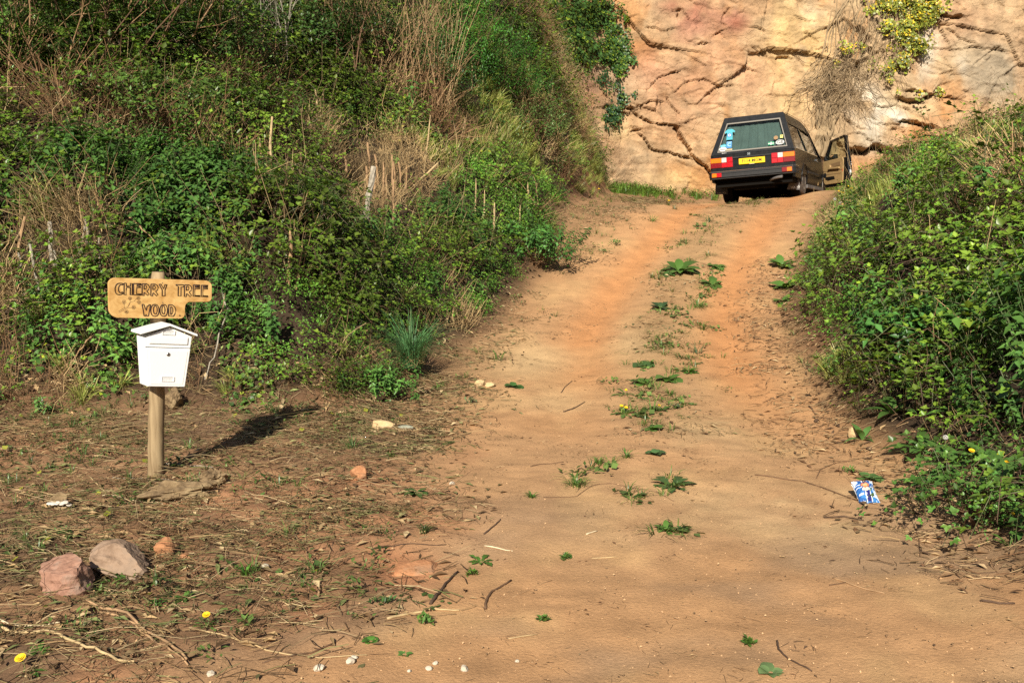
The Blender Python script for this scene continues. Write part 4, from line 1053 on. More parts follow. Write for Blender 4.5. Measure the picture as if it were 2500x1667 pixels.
# --- tailgate
def rp(x, z, o=0.0): return Vector((x, yrear(z) - o, z))
def rearpoly(name, pts, o, t_, m, parent, bevel=0.0):
    k = len(pts); mb = MB()
    nn = [Vector((0, -1, 0)) if z <= ZB - .01 else Vector((0, -.925, .381)) for x, z in pts]
    a = [rp(x, z) + n * (o - t_) for (x, z), n in zip(pts, nn)]; b = [rp(x, z) + n * o for (x, z), n in zip(pts, nn)]
    mb.add(a + b, [tuple(range(k)), tuple(range(2 * k - 1, k - 1, -1))] + [(i, k + i, k + (i + 1) % k, (i + 1) % k) for i in range(k)])
    return mb.build(name, m, parent, bevel=bevel)
tg = rearpoly('tailgate', [(-.80, .70), (.80, .70), (.80, ZB - .005), (-.80, ZB - .005)], .0, .04, M_BODY, car, .006)
WB, WT = 1.035, 1.600; wbx, wtx = .685, .525
def frame_rear(name, outer, inner, o, t_, m, parent, bevel=0.0):
    mb = MB(); n = Vector((0, -.925, .381))
    for k in range(4):
        q = [outer[k], outer[(k + 1) % 4], inner[(k + 1) % 4], inner[k]]
        a = [rp(*p) + n * (o - t_) for p in q]; b = [rp(*p) + n * o for p in q]
        mb.add(a + b, [(0,1,2,3),(7,6,5,4),(0,4,5,1),(1,5,6,2),(2,6,7,3),(3,7,4,0)])
    return mb.build(name, m, parent, bevel=bevel)
outer = [(-.822, ZB), (.822, ZB), (.595, 1.735), (-.595, 1.735)]; inner = [(-wbx, WB), (wbx, WB), (wtx, WT), (-wtx, WT)]
frame_rear('window_surround', outer, inner, .0, .03, M_BODY, tg)
tr_o = [(-wbx - .016, WB - .016), (wbx + .016, WB - .016), (wtx + .012, WT + .016), (-wtx - .012, WT + .016)]
frame_rear('window_seal', tr_o, [(-wbx + .006, WB + .008), (wbx - .006, WB + .008), (wtx - .006, WT - .008), (-wtx + .006, WT - .008)], .006, .012, M_TRIMW, tg)
rg = rearpoly('rear_window', inner, -.004, .005, M_GLASS, tg)
# pleated curtain behind the rear glass
mb = MB(); nst = 120; vs = []; fs = []
for i in range(nst + 1):
    u = -1 + 2 * i / nst
    for z in (1.0, 1.30, 1.60):
        w_ = (.74 - (z - 1.0) * .30) * u; vs.append((w_, yrear(z) + .10 + .003 * math.sin(u * 52 + 5.0 * math.sin(u * 3.1)) + .008 * math.sin(u * 17 + 3 * math.sin(u * 4)), z))
for i in range(nst):
    for k in range(2): a = i * 3 + k; fs.append((a, a + 3, a + 4, a + 1))
mb.add(vs, fs); mb.build('curtain', M_CURTAIN, car, smooth_=True, fixn=False)
for s in (1, -1):                              # curtains along the sides
    mb = MB(); vs = []; fs = []; nst = 70
    for i in range(nst + 1):
        y = .30 + 1.9 * i / nst
        for z in (.96, 1.5): vs.append((s * (hw_(z) - .10 + .015 * math.sin(y * 40)), y, z))
    for i in range(nst): a = i * 2; fs.append((a, a + 2, a + 3, a + 1))
    mb.add(vs, fs); mb.build('side_curtain', M_CURTAIN if s < 0 else M_SEAT, car, fixn=False)
# lower rear panel, lamps, plate, bumper
mb = MB(); mb.box((-.815, -.002, .62), (.815, .05, .705)); mb.build('rear_panel', M_BODY, car, bevel=.006)
mb = MB(); mb.box((-.42, -.010, .880), (.40, -.001, .905)); mb.build('lid_recess', M_BLACKHOLE, tg)
mb = MB(); mb.prism([(-.155, .872), (.165, .872), (.15, .905), (-.14, .905)], (Vector((0, 0, 0)), Vector((1, 0, 0)), Vector((0, 0, 1)), Vector((0, -1, 0))), .0, .035); mb.build('grab_handle', M_PLASTIC, tg, bevel=.006)
for s in (1, -1):
    mb = MB(); mb.box((min(s * .385, s * .845), -.004, .706), (max(s * .385, s * .845), .06, .912)); lamp = mb.build('tail_lamp', M_RED2, car, bevel=.004)
    for (a, b, z0, z1, m) in ((.392, .505, .812, .906, M_RED), (.512, .612, .812, .906, M_CLEAR), (.619, .838, .812, .906, M_AMBER), (.392, .505, .712, .805, M_RED), (.512, .612, .712, .805, M_RED), (.619, .838, .712, .805, M_RED2)):
        mb = MB(); x0, x1 = sorted((s * a, s * b)); mb.box((x0, -.016, z0), (x1, -.0045, z1)); mb.build('lens', m, lamp, bevel=.005)
def text_mesh(name, txt, size, fr, m, parent, align='CENTER', ex=.0006, sx=1.0, bold=0.0):
    cu = bpy.data.curves.new(name, 'FONT'); cu.body = txt; cu.size = size; cu.align_x = align; cu.align_y = 'CENTER'; cu.extrude = ex; cu.offset = bold; cu.resolution_u = 3
    to = bpy.data.objects.new(name + '_tmp', cu); C.objects.link(to)
    bpy.context.view_layer.update()
    me = bpy.data.meshes.new_from_object(to.evaluated_get(bpy.context.evaluated_depsgraph_get())); bpy.data.objects.remove(to); bpy.data.curves.remove(cu)
    o, u, v, n = fr; Mx = Matrix(((u.x * sx, v.x, n.x, o.x), (u.y * sx, v.y, n.y, o.y), (u.z * sx, v.z, n.z, o.z), (0, 0, 0, 1)))
    me.transform(Mx); me.materials.clear(); me.materials.append(m); me.name = name
    return link(bpy.data.objects.new(name, me), parent)
XU, ZU, NY_ = Vector((1, 0, 0)), Vector((0, 0, 1)), Vector((0, -1, 0))
mb = MB(); mb.box((-.262, -.020, .742), (.262, -.008, .860)); pl = mb.build('number_plate', M_YPLATE, car, bevel=.006)
text_mesh('plate_characters', 'F114 MGM', .094, (Vector((0, -.0212, .801)), XU, ZU, NY_), M_INK, pl, sx=.94, bold=.0002)
mb = MB(); mb.box((-.05, -.022, .734), (.05, -.0065, .741)); mb.build('plate_lamp', M_CLEAR, car)
# badge and the small word on the lid
mb = MB(); mb.box((-.085, -.012, .915), (-.062, .010, .968)); mb.box((-.052, -.012, .915), (-.030, .010, .968)); mb.box((-.064, -.010, .930), (-.050, .008, .952)); mb.build('lid_badge', M_CHROME, tg)
mb = MB()
for i, (w_, h_) in enumerate(((.016, .014), (.014, .010), (.012, .010), (.006, .016), (.012, .010))): mb.box((-.60 + i * .019, -.006, 1.005 - .012), (-.60 + i * .019 + w_, .012, 1.005 - .012 + h_))
mb.build('small_word', M_STK_W, tg)
# bumper
def bump_sec(z0, z1, y0, y1, wx): return [(-wx, y1, z0), (-wx, y0 + .05, z0), (-wx + .05, y0, z0), (wx - .05, y0, z0), (wx, y0 + .05, z0), (wx, y1, z0)], z1
mb = MB()
for (z0, z1, y0) in ((.480, .505, -.085), (.508, .580, -.105), (.583, .628, -.088)):
    pl_, _ = bump_sec(z0, z1, y0, .30, .865); k = len(pl_)
    mb.add(pl_ + [(x, y, z1) for x, y, z in pl_], [tuple(range(k - 1, -1, -1)), tuple(range(k, 2 * k))] + [(i, (i + 1) % k, k + (i + 1) % k, k + i) for i in range(k)])
bp_ = mb.build('bumper', M_PLASTIC, car, bevel=.006)
mb = MB(); mb.tube([(.865, .28, .632), (.862, -.03, .632), (.82, -.085, .632), (-.82, -.085, .632), (-.862, -.03, .632), (-.865, .28, .632)], .006, 6); mb.build('bright_strip', M_CHROME, bp_)
for s in (1, -1):
    mb = MB(); x0, x1 = sorted((s * .60, s * .80)); mb.box((x0, -.112, .515), (x1, -.098, .605)); lmp = mb.build('bumper_lamp', M_RED2, bp_, bevel=.004)
    for a, b, m in ((.605, .695, M_RED2 if s > 0 else M_RED), (.70, .795, M_AMBER)):
        mb = MB(); x0, x1 = sorted((s * a, s * b)); mb.box((x0, -.118, .522), (x1, -.1125, .598)); mb.build('lens', m, lmp, bevel=.003)
mb = MB(); mb.prism([(-.78, .48), (.78, .48), (.70, .34), (-.70, .34)], (Vector((0, .16, 0)), XU, ZU, Vector((0, 1, 0))), 0, .12); mb.build('valance', M_INT, car)
mb = MB(); mb.tube([(.30, .75, .36), (.30, .25, .37), (.34, .10, .395), (.42, .02, .415), (.52, -.04, .425), (.60, -.07, .43)], .028, 10); mb.build('exhaust_pipe', M_DUST, car, smooth_=True)
mb = MB(); mb.tube([(-.70, 1.14, .34), (.70, 1.14, .36)], .06, 10); mb.tube([(0, 1.14, .33), (0, 1.16, .33)], .12, 12); mb.box((-.45, .25, .26), (.35, .95, .38)); mb.build('rear_axle', M_INT, car)
# wheels
def wheel(x, y, z, s):
    r = .318; mb = MB(); wd = .10
    mb.lathe([(r * .62, -wd), (r * .90, -wd * 1.0), (r * .985, -wd * .75), (r, -wd * .4), (r, wd * .4), (r * .985, wd * .75), (r * .90, wd), (r * .62, wd * .95)], (x, y, z), (s, 0, 0), 40)
    wh = mb.build('wheel', M_RUBBER, car, smooth_=False)
    mb = MB(); mb.lathe([(.0001, wd * .80), (.05, wd * .82), (.06, wd * .55), (r * .55, wd * .62), (r * .60, wd * .97), (r * .66, wd * .99), (r * .66, wd * .5)], (x, y, z), (s, 0, 0), 40); rim = mb.build('rim', M_RIM, wh)
    mb = MB()
    for k in range(12):
        a = 2 * math.pi * k / 12; d = Vector((0, math.cos(a), math.sin(a))); e = Vector((0, -math.sin(a), math.cos(a))); o_ = Vector((x + s * wd * .68, y, z))
        mb.add([o_ + d * .06 + e * .012, o_ + d * .06 - e * .012, o_ + d * r * .58 - e * .020 + Vector((s * .018, 0, 0)), o_ + d * r * .58 + e * .020 + Vector((s * .018, 0, 0)),
                o_ + d * .06 + e * .012 + Vector((s * .012, 0, 0)), o_ + d * .06 - e * .012 + Vector((s * .012, 0, 0)), o_ + d * r * .58 - e * .020 + Vector((s * .030, 0, 0)), o_ + d * r * .58 + e * .020 + Vector((s * .030, 0, 0))],
               [(0,1,2,3),(7,6,5,4),(0,4,5,1),(1,5,6,2),(2,6,7,3),(3,7,4,0)])
    mb.build('spokes', M_RIM, rim)
wheel(.725, AX, .395, 1); wheel(-.725, AX, .325, -1); wheel(.725, AXF, .35, 1); wheel(-.725, AXF, .32, -1)
for s in (1, -1):                              # inside of the wheel openings
    for ya in (AX, AXF):
        mb = MB(); mb.lathe([(ARC - .01, -.10), (ARC - .01, .085), (ARC + .012, .085), (ARC + .012, -.10)], (s * .70, ya, ZH + .02), (s, 0, 0), 28); mb.build('wheel_arch', M_INT, car)
        mb = MB(); mb.tube([(s * (hw_(ZH + ARC * max(math.sin(a), 0)) + .002), ya + (ARC + .012) * math.cos(a), ZH + (ARC + .012) * 1.06 * math.sin(a)) for a in [math.pi * i / 18 for i in range(19)]], .012, 6); mb.build('arch_lip', M_BODY, car)
# mud flaps with their white maker's word
for s, zt in ((1, .0), (-1, .0)):
    x0, x1 = (.56, .80) if s > 0 else (-.93, -.70)
    mb = MB(); mb.prism([(x0 + (.10 if s > 0 else 0), .50), (x1, .50), (x1 + (.0 if s > 0 else 0.02), .175 if s > 0 else .20), (x0 - .02, .205 if s > 0 else .215)], (Vector((0, .74, 0)), XU, ZU, NY_), 0, .010); fp = mb.build('mud_flap', M_DUST if s > 0 else M_PLASTIC, car)
    text_mesh('flap_word', 'VOLVO', .055, (Vector(((x0 + x1) / 2 + (.03 if s > 0 else 0), .7285, .235)), XU, ZU, NY_), M_STK_W if s > 0 else M_TRIMW, fp, sx=1.0, bold=.001)
# stickers on the rear glass
NR = Vector((0, -.925, .381)); VR = Vector((0, .381, .925))
def rfr(x, z, o=.0): return (rp(x, z) + NR * (o), XU, VR, NR)
def sticker(name, x, z, poly, m, o=.0015, t_=.0012):
    mb = MB(); mb.prism(poly, rfr(x, z, o), 0, t_); return mb.build(name, m, rg)
circ = lambda rx, ry=None, n=20: [(rx * math.cos(2 * math.pi * i / n), (ry or rx) * math.sin(2 * math.pi * i / n)) for i in range(n)]
rct = lambda w_, h_: [(-w_ / 2, -h_ / 2), (w_ / 2, -h_ / 2), (w_ / 2, h_ / 2), (-w_ / 2, h_ / 2)]
ts_ = sticker('shirt_sticker', -.470, 1.375, [(-.062, -.115), (.068, -.115), (.060, .045), (.068, .058), (.098, .045), (.112, .070), (.060, .118), (.025, .128), (.0, .118), (-.025, .128), (-.060, .112), (-.108, .060), (-.090, .032), (-.058, .052), (-.05, .035)], M_STK_C)
st2 = sticker('sticker_ring', -.470, 1.365, circ(.050), M_STK_B, .0028); sticker('sticker_ring', -.470, 1.365, circ(.030), M_STK_W, .0041); sticker('sticker_ring', -.470, 1.365, circ(.016), M_STK_B, .0054)
mb = MB(); mb.tube([rp(-.47, 1.49) + NR * .003, rp(-.47, 1.505) + NR * .003, rp(-.462, 1.517) + NR * .003, rp(-.474, 1.522) + NR * .003, rp(-.482, 1.512) + NR * .003], .0025, 5); mb.build('hanger_print', M_STK_C, rg)
sticker('blue_sticker', -.585, 1.158, [(-.058, -.035), (.055, -.035), (.062, .015), (.03, .025), (.012, .042), (-.004, .022), (-.06, .018)], M_STK_C)
sticker('sticker_lettering', -.585, 1.150, rct(.080, .014), M_STK_L, .0028)
sticker('square_sticker', -.468, 1.165, rct(.112, .150), M_STK_B)
text_mesh('sticker_letter', 'C', .105, (rp(-.466, 1.165) + NR * .0034, XU, VR, NR), M_STK_L, rg, bold=.003)
sticker('sticker_lettering', -.466, 1.220, rct(.095, .012), M_STK_L, .0028)
ov = sticker('oval_sticker', -.592, 1.085, circ(.078, .046), M_STK_W); sticker('oval_pattern', -.592, 1.100, circ(.045, .018), M_STK_P, .0028); sticker('oval_pattern', -.592, 1.078, rct(.13, .012), M_STK_K, .0028)
sticker('strip_sticker', -.462, 1.066, rct(.125, .034), M_STK_N)
gb = sticker('gb_plate', .553, 1.115, circ(.086, .053), M_STK_W); sticker('gb_ring', .553, 1.115, circ(.079, .047), M_STK_K, .0022, .0008); sticker('gb_field', .553, 1.115, circ(.074, .043), M_STK_W, .0032, .0008)
text_mesh('gb_letters', 'GB', .088, (rp(.553, 1.115) + NR * .0046, XU, VR, NR), M_STK_K, rg, bold=.0018)
sticker('flag_sticker', .378, 1.105, rct(.116, .072), M_STK_G); sticker('flag_cross', .378, 1.105, rct(.116, .016), M_STK_W, .0028); sticker('flag_cross', .378, 1.105, rct(.014, .072), M_STK_W, .0029)
sticker('round_sticker', .468, 1.215, circ(.043), M_STK_O); sticker('yellow_sticker', .580, 1.230, rct(.058, .070), M_STK_Y); sticker('yellow_mark', .580, 1.238, rct(.020, .03), M_STK_O, .0028)
# --- right side door opening and the open driver's door
mb = MB(); mb.box((.70, 3.06, .34), (.832, 3.16, .96)); mb.build('door_pillar', M_BEIGE, car, bevel=.01)
mb = MB(); mb.lathe([(.0001, 0), (.03, .0), (.03, .014), (.0001, .016)], (.834, 3.11, .86), (1, 0, 0), 12); mb.build('striker', M_BLACKHOLE, car)
for (x0, x1) in ((.10, .60), (-.60, -.10)):
    mb = MB(); mb.box((x0, 3.25, .45), (x1, 3.80, .62)); mb.prism([(3.20, .55), (3.36, .55), (3.16, 1.22), (3.05, 1.20)], (Vector((x0, 0, 0)), Vector((0, 1, 0)), ZU, XU), 0, x1 - x0); mb.build('front_seat', M_SEAT, car, bevel=.03)
mb = MB(); mb.box((-.76, 4.02, .55), (.76, 4.25, .93)); mb.build('dashboard', M_INT, car, bevel=.03)
mb = MB(); mb.box((.840, 2.70, .865), (.866, 2.86, .905)); mb.build('door_handle', M_CHROME, car, bevel=.006)
mb = MB(); mb.box((.846, 2.92, .85), (.858, 3.02, .915)); mb.build('door_handle_plate', M_CHROME, car, bevel=.004)
HX, HY, ANG = .862, 3.82, math.radians(41)
du = Vector((math.sin(ANG), -math.cos(ANG), 0)); dn = Vector((-math.cos(ANG), -math.sin(ANG), 0))   # dn: towards the inside of the door, facing the camera
DF = (Vector((HX, HY, 0)), du, Vector((0, 0, 1)), dn)
LD = .93
mb = MB(); mb.prism([(.0, .36), (.10, .31), (LD - .06, .31), (LD, .37), (LD + .02, .62), (LD - .005, .93), (.0, .93)], DF, -.11, .0); dd = mb.build('driver_door', M_BODY, car, bevel=.018)
mb = MB(); mb.prism([(.03, .42), (.08, .375), (LD - .19, .375), (LD - .165, .42), (LD - .12, .86), (LD - .14, .935), (.02, .905), (.015, .70)], DF, .002, .028); dc = mb.build('door_card', M_BEIGE, dd, bevel=.010)
mb = MB(); mb.prism([(.03, .675), (LD - .155, .660), (LD - .157, .668), (.03, .683)], DF, .0285, .032); mb.prism([(.02, .60), (LD - .2, .585), (LD - .2, .594), (.02, .608)], DF, .0285, .032); mb.build('card_seam', M_BEIGE_D, dc)
mb = MB(); mb.prism([(.30, .79), (.33, .83), (LD - .22, .855), (LD - .215, .765), (.36, .745)], DF, .0285, .036); mb.build('armrest_recess', M_BEIGE_D, dc, bevel=.004)
mb = MB(); mb.prism([(.26, .70), (.36, .71), (.36, .80), (.30, .81)], DF, .029, .075); mb.prism([(.34, .705), (LD - .24, .690), (LD - .24, .730), (.34, .755)], DF, .029, .070); mb.build('armrest', M_BEIGE, dc, bevel=.012)
mb = MB(); c0 = DF[0] + du * .095 + ZU * .59; mb.lathe([(.0001, .03), (.055, .03), (.055, .036), (.0001, .042)], c0, dn, 20); mb.build('speaker_grille', M_PLASTIC, dc)
mb = MB(); mb.prism([(.09, .50), (.12, .545), (.45, .545), (.47, .475), (.20, .46)], DF, .0285, .034); mb.build('door_pocket', M_INT, dc, bevel=.004)
mb = MB(); mb.box((0, 0, 0), (.001, .001, .001)); mb = MB(); mb.prism([(LD - .165, .62), (LD - .150, .62), (LD - .147, .68), (LD - .162, .68)], DF, .0285, .032); mb.build('reflector', M_RED, dc)
# door end with latch hardware
NE = du
for (z0, z1, a, b) in ((.56, .64, -.075, -.035), (.66, .675, -.07, -.05), (.53, .545, -.06, -.04), (.71, .72, -.055, -.04), (.75, .765, -.09, -.075), (.80, .81, -.085, -.075)):
    mb = MB(); mb.prism([(LD + .0, z0), (LD + .026, z0), (LD + .026, z1), (LD, z1)], DF, a, b); mb.build('latch_plate', M_STK_W, dd)
# window frame, glass, mirror
fo = [(.0, .92), (.25, 1.355), (.80, 1.425), (.865, 1.40), (LD, .92)]; fi = [(.075, .935), (.275, 1.315), (.775, 1.375), (.80, 1.36), (LD - .075, .935)]
mb = MB()
for k in range(4): mb.prism([fo[k], fo[k + 1], fi[k + 1], fi[k]], DF, -.075, -.015)
mb.build('window_frame', M_BODY, dd)
mb = MB(); mb.prism([fi[0], fi[1], fi[2], fi[3], fi[4]], DF, -.050, -.045); mb.build('door_window', M_DGLASS, dd)
mb = MB(); mb.prism([(.0, .93), (.085, .93), (.085, 1.03), (.03, 1.03)], DF, -.09, -.005); mb.build('mirror_base', M_PLASTIC, dd, bevel=.005)
mo = DF[0] + du * .02 + dn * -.16 + ZU * 1.0
mf = (mo, (du * .93 + dn * -.0).normalized(), ZU, (dn + du * -.05 + Vector((0, 0, .10))).normalized())
mb = MB(); mb.prism([(.09, -.062), (.275, -.062), (.29, -.03), (.28, .06), (.10, .066), (.08, .02)], (DF[0] + ZU * .99, du, ZU, dn), -.20, -.12); mir = mb.build('door_mirror', M_PLASTIC, dd, bevel=.012)
tn_ = (dn + Vector((0, 0, .52))).normalized(); tv = tn_.cross(du).normalized(); tv = tv if tv.z > 0 else -tv
mb = MB(); mb.prism([(.098, -.050), (.268, -.050), (.278, -.02), (.270, .050), (.108, .054), (.092, .015)], (DF[0] + ZU * .99 + dn * -.095, du, tv, tn_), -.004, .0); mb.build('mirror_glass', mat('mirror_face', (.9, .92, .95), .02, metal=1.0), mir)
mb = MB(); mb.tube([DF[0] + du * .80 + dn * -.03 + ZU * 1.36, DF[0] + du * .92 + dn * -.03 + ZU * 1.0], .008, 6); mb.build('frame_strip', M_PLASTIC, dd)
# ================================================================== LITTER, STONES, STICKS, STUBS
# strewn clippings and twigs nobody could count
lit = Scatter(); tmc = [tm_chip(6), tm_chip(5), tm_chip(7), tm_chip(4)]
def litter(N, x0, x1, y0, y1, densf, colf, smin=.6, smax=1.5):
    x = rng.uniform(x0, x1, N); y = rng.uniform(y0, y1, N)
    k = (rng.random(N) < densf(x, y)) & (d_left(x, y) < .5) & (d_right(x, y) < .4); x, y = x[k], y[k]
    z = ground_z(x, y); col = colf(x, y, len(x))
    s_ = rng.uniform(smin, smax, len(x)); j = rng.integers(0, 4, len(x)); nr = slope_normal(x, y)
    for i in range(4):
        m = j == i; lit.add(tmc[i], np.stack([x[m], y[m], z[m] + .002], -1), col[m], s_[m], nrm=nr[m])
def mixcols(pal):
    pal = np.array(pal)
    def f(x, y, n): return pal[rng.integers(0, len(pal), n)] * rng.uniform(.7, 1.2, (n, 1))
    return f
PAL_L = [(.32,.22,.11),(.22,.14,.068),(.13,.075,.036),(.38,.28,.15),(.20,.18,.075),(.14,.16,.055),(.32,.21,.10),(.10,.06,.03)]
PAL_T = [(.17,.09,.045),(.24,.14,.07),(.40,.28,.15),(.10,.06,.035),(.30,.20,.10)]
litter(17000, -5.2, 1.2, 2.6, 9.5, lambda x, y: np.clip(left_fore(x, y) * (.35 + .9 * smooth(.35, .62, fbm(x * 1.4, y * 1.4, 401, 4))), 0, 1), mixcols(PAL_L))
litter(15000, -1.5, 5.5, 6.5, 21, lambda x, y: (smooth(.95, 1.7, np.abs(x - track_c(y))) * .75 + np.exp(-((x - track_c(y)) / .32) ** 2) * .35) * smooth(.38, .6, fbm(x * 1.2, y * 1.2, 403, 3)), mixcols(PAL_L[:5] + [(.14,.13,.055)]))
litter(9000, -1.4, 5, 2.7, 19, lambda x, y: .20 + .45 * smooth(.5, .7, fbm(x * 1.1, y * 1.1, 405, 3)), mixcols(PAL_T), .22, .62)
litter(2600, 1.2, 3.4, 4.0, 13, lambda x, y: smooth(.75, .1, -d_right(x, y)) * .9, mixcols(PAL_T), .7, 1.6)
# long thin stalks lying about
tls = [tm_straw(3, .30, .0016, (-3, 9), .06, .12), tm_straw(3, .45, .0018, (-2, 7), .09, .15), tm_straw(4, .18, .0014, (-3, 14), .08, .12)]
N = 2600; x = rng.uniform(-5.2, 1.0, N); y = rng.uniform(2.7, 8.6, N); k = (rng.random(N) < left_fore(x, y)) & (d_left(x, y) < .5); x, y = x[k], y[k]; j = rng.integers(0, 3, len(x)); col = mixcols([(.36,.25,.12),(.27,.17,.08),(.17,.09,.045),(.44,.33,.18),(.20,.16,.065),(.15,.085,.04)])(x, y, len(x))
for i in range(3):
    m = j == i; lit.add(tls[i], np.stack([x[m], y[m], ground_z(x[m], y[m]) + .004], -1), col[m], rng.uniform(.5, 1.2, m.sum()), nrm=slope_normal(x[m], y[m]))
kind(lit.build('plant_litter', M_DRY), 'stuff')
# small leaf scraps and low herbs in the strewn ground
herb = Scatter(); N = 2600
x = rng.uniform(-5.0, 1.2, N); y = rng.uniform(2.7, 9.3, N); k = (rng.random(N) < left_fore(x, y) * smooth(.45, .68, fbm(x * 1.3, y * 1.3, 411, 4)) * 1.1) & (d_left(x, y) < .1); x, y = x[k], y[k]
z = ground_z(x, y); col = np.array((.06, .115, .03)) * rng.uniform(.6, 1.6, (len(x), 1)) * np.array((1.15, 1, 1)); j = rng.integers(0, 4, len(x))
for i, tm in enumerate((tm_soft(.05, 14, .028, .06), tm_ivy(9, .034, .07, .02), tm_grass(12, .09, .004, .03, 1.4), tm_soft(.04, 12, .02, .05))):
    m = j == i; herb.add(tm, np.stack([x[m], y[m], z[m]], -1), col[m], rng.uniform(.6, 1.25, m.sum()), nrm=slope_normal(x[m], y[m]))
N = 5200; x = rng.uniform(-1.2, 5.6, N); y = rng.uniform(7.5, 23, N); u = x - track_c(y)
k = (rng.random(N) < (np.exp(-(u / .36) ** 2) * .5 + smooth(1.0, 1.7, np.abs(u)) * .42) * smooth(.44, .64, fbm(x * 1.5, y * 1.5, 417, 3))) & (d_left(x, y) < .2) & (d_right(x, y) < .2); x, y = x[k], y[k]
z = ground_z(x, y); col = np.array((.115, .135, .04)) * rng.uniform(.6, 1.4, (len(x), 1)); j = rng.integers(0, 3, len(x))
for i, tm in enumerate((tm_grass(12, .09, .005, .04, 1.4), tm_soft(.04, 12, .025, .06), tm_grass(9, .06, .004, .05, 1.8))):
    m = j == i; herb.add(tm, np.stack([x[m], y[m], z[m]], -1), col[m], rng.uniform(.6, 1.3, m.sum()), nrm=slope_normal(x[m], y[m]))
# scrappy growth round the weeds that line the middle of the track
WP = np.array([(1659,665),(1625,680),(1746,655),(1738,698),(1613,753),(1702,749),(1715,805),(1628,850),(1640,830),(1700,865),(1575,892),(1568,938),(1634,930),(1682,910),(1634,965),(1590,1008),(1650,1000),(1592,1047),(1463,1132),(1408,1187),(1640,1190),(1542,1214),(1625,1298),(1730,543),(1690,590),(1680,620),(1720,725),(1670,780),(1660,880),(1600,860),(1610,985),(1520,1000),(1560,1005)], float)
hx, hy, hs = [], [], []
for a, b in WP:
    for _ in range(5):
        q = at(a + rng.normal(0, 22), b + rng.normal(0, 11)); hx.append(q.x); hy.append(q.y); hs.append(rng.uniform(.5, 1.25) * (1.0 + .05 * max(0, q.y - 7)))
x, y, hs = np.array(hx), np.array(hy), np.array(hs); z = ground_z(x, y); j = rng.integers(0, 4, len(x)); col = np.array((.095, .145, .035)) * rng.uniform(.55, 1.35, (len(x), 1))
for i, tm in enumerate((tm_grass(14, .06, .006, .06, 2.2), tm_soft(.035, 16, .034, .07), tm_ivy(7, .05, .06, .02), tm_grass(10, .07, .005, .05, 2.0))):
    m = j == i; herb.add(tm, np.stack([x[m], y[m], z[m]], -1), col[m], hs[m], nrm=slope_normal(x[m], y[m]))
# green strip at the foot of the cliff
N = 5200; x = rng.uniform(1.2, 12, N); y = rng.uniform(20.5, 27, N); fy_ = cliff_y(x, np.full(N, 1.9), False) - y
k = (rng.random(N) < smooth(3.4, .3, fy_) * (.35 + .65 * smooth(5.5, 3.0, x)) * smooth(.34, .55, fbm(x, y, 419, 3))) & (fy_ > .02) & (d_left(x, y) < .3) & ~((x > 4.2) & (x < 7.6) & (y < 25.2)); x, y = x[k], y[k]
z = ground_z(x, y, False); col = np.array((.085, .165, .025)) * rng.uniform(.6, 1.4, (len(x), 1)); j = rng.integers(0, 2, len(x))
for i, tm in enumerate((tm_soft(.2, 34, .045, .16), tm_grass(22, .24, .012, .10, 1.0))):
    m = j == i; herb.add(tm, np.stack([x[m], y[m], z[m]], -1), col[m], rng.uniform(.5, 1.2, m.sum()))
kind(herb.build('low_herbs', M_LEAF), 'stuff')
# loose grit on the track
gt = Tm()
for _ in range(8):
    c = np.array([rv(-.2, .2), rv(-.2, .2), .001]); r = rv(.002, .008); o = len(gt.v); tt = rv(.7, 1.4)
    for q in ((1, .2, .1), (-.4, .9, .2), (-.6, -.8, .1), (.1, .1, 1)): gt.v.append(c + np.array(q) * r); gt.m.append(1.0); gt.c.append(np.ones(3) * tt)
    gt.t += [(o, o + 1, o + 3), (o + 1, o + 2, o + 3), (o + 2, o, o + 3)]
gt.done(); gs = Scatter(); N = 5200; x = rng.uniform(-4, 5, N); y = 2.7 + 15 * rng.random(N) ** 1.8; k = (d_left(x, y) < 0) & (d_right(x, y) < 0); x, y = x[k], y[k]
gs.add(gt, np.stack([x, y, ground_z(x, y)], -1), np.array((.44, .27, .14)) * rng.uniform(.6, 1.25, (len(x), 1)), rng.uniform(.35, .9, len(x)))
kind(gs.build('grit', M_DRY), 'stuff')

def stone_mat(name, c1, c2, c3):
    m, n, l, p = new_mat(name); tc = n.new('ShaderNodeTexCoord')
    nz = n.new('ShaderNodeTexNoise'); nz.inputs['Scale'].default_value = 9; nz.inputs['Detail'].default_value = 9; nz.inputs['Roughness'].default_value = .7; l.new(tc.outputs['Object'], nz.inputs['Vector'])
    r = n.new('ShaderNodeValToRGB'); e = r.color_ramp.elements; e[0].position = .36; e[0].color = (*c1, 1); e[1].position = .66; e[1].color = (*c3, 1); q = e.new(.5); q.color = (*c2, 1)
    l.new(nz.outputs['Fac'], r.inputs['Fac']); l.new(r.outputs['Color'], p.inputs['Base Color']); p.inputs['Roughness'].default_value = .9; p.inputs['Specular IOR Level'].default_value = .2
    n2 = n.new('ShaderNodeTexNoise'); n2.inputs['Scale'].default_value = 45; n2.inputs['Detail'].default_value = 6; l.new(tc.outputs['Object'], n2.inputs['Vector'])
    b = n.new('ShaderNodeBump'); b.inputs['Strength'].default_value = .7; b.inputs['Distance'].default_value = .01; l.new(n2.outputs['Fac'], b.inputs['Height']); l.new(b.outputs['Normal'], p.inputs['Normal']); return m
M_ST_PINK = stone_mat('pink_stone', (.22, .115, .078), (.32, .175, .12), (.30, .215, .165)); M_ST_GREY = stone_mat('brown_grey_stone', (.20, .13, .085), (.30, .205, .14), (.25, .18, .13))
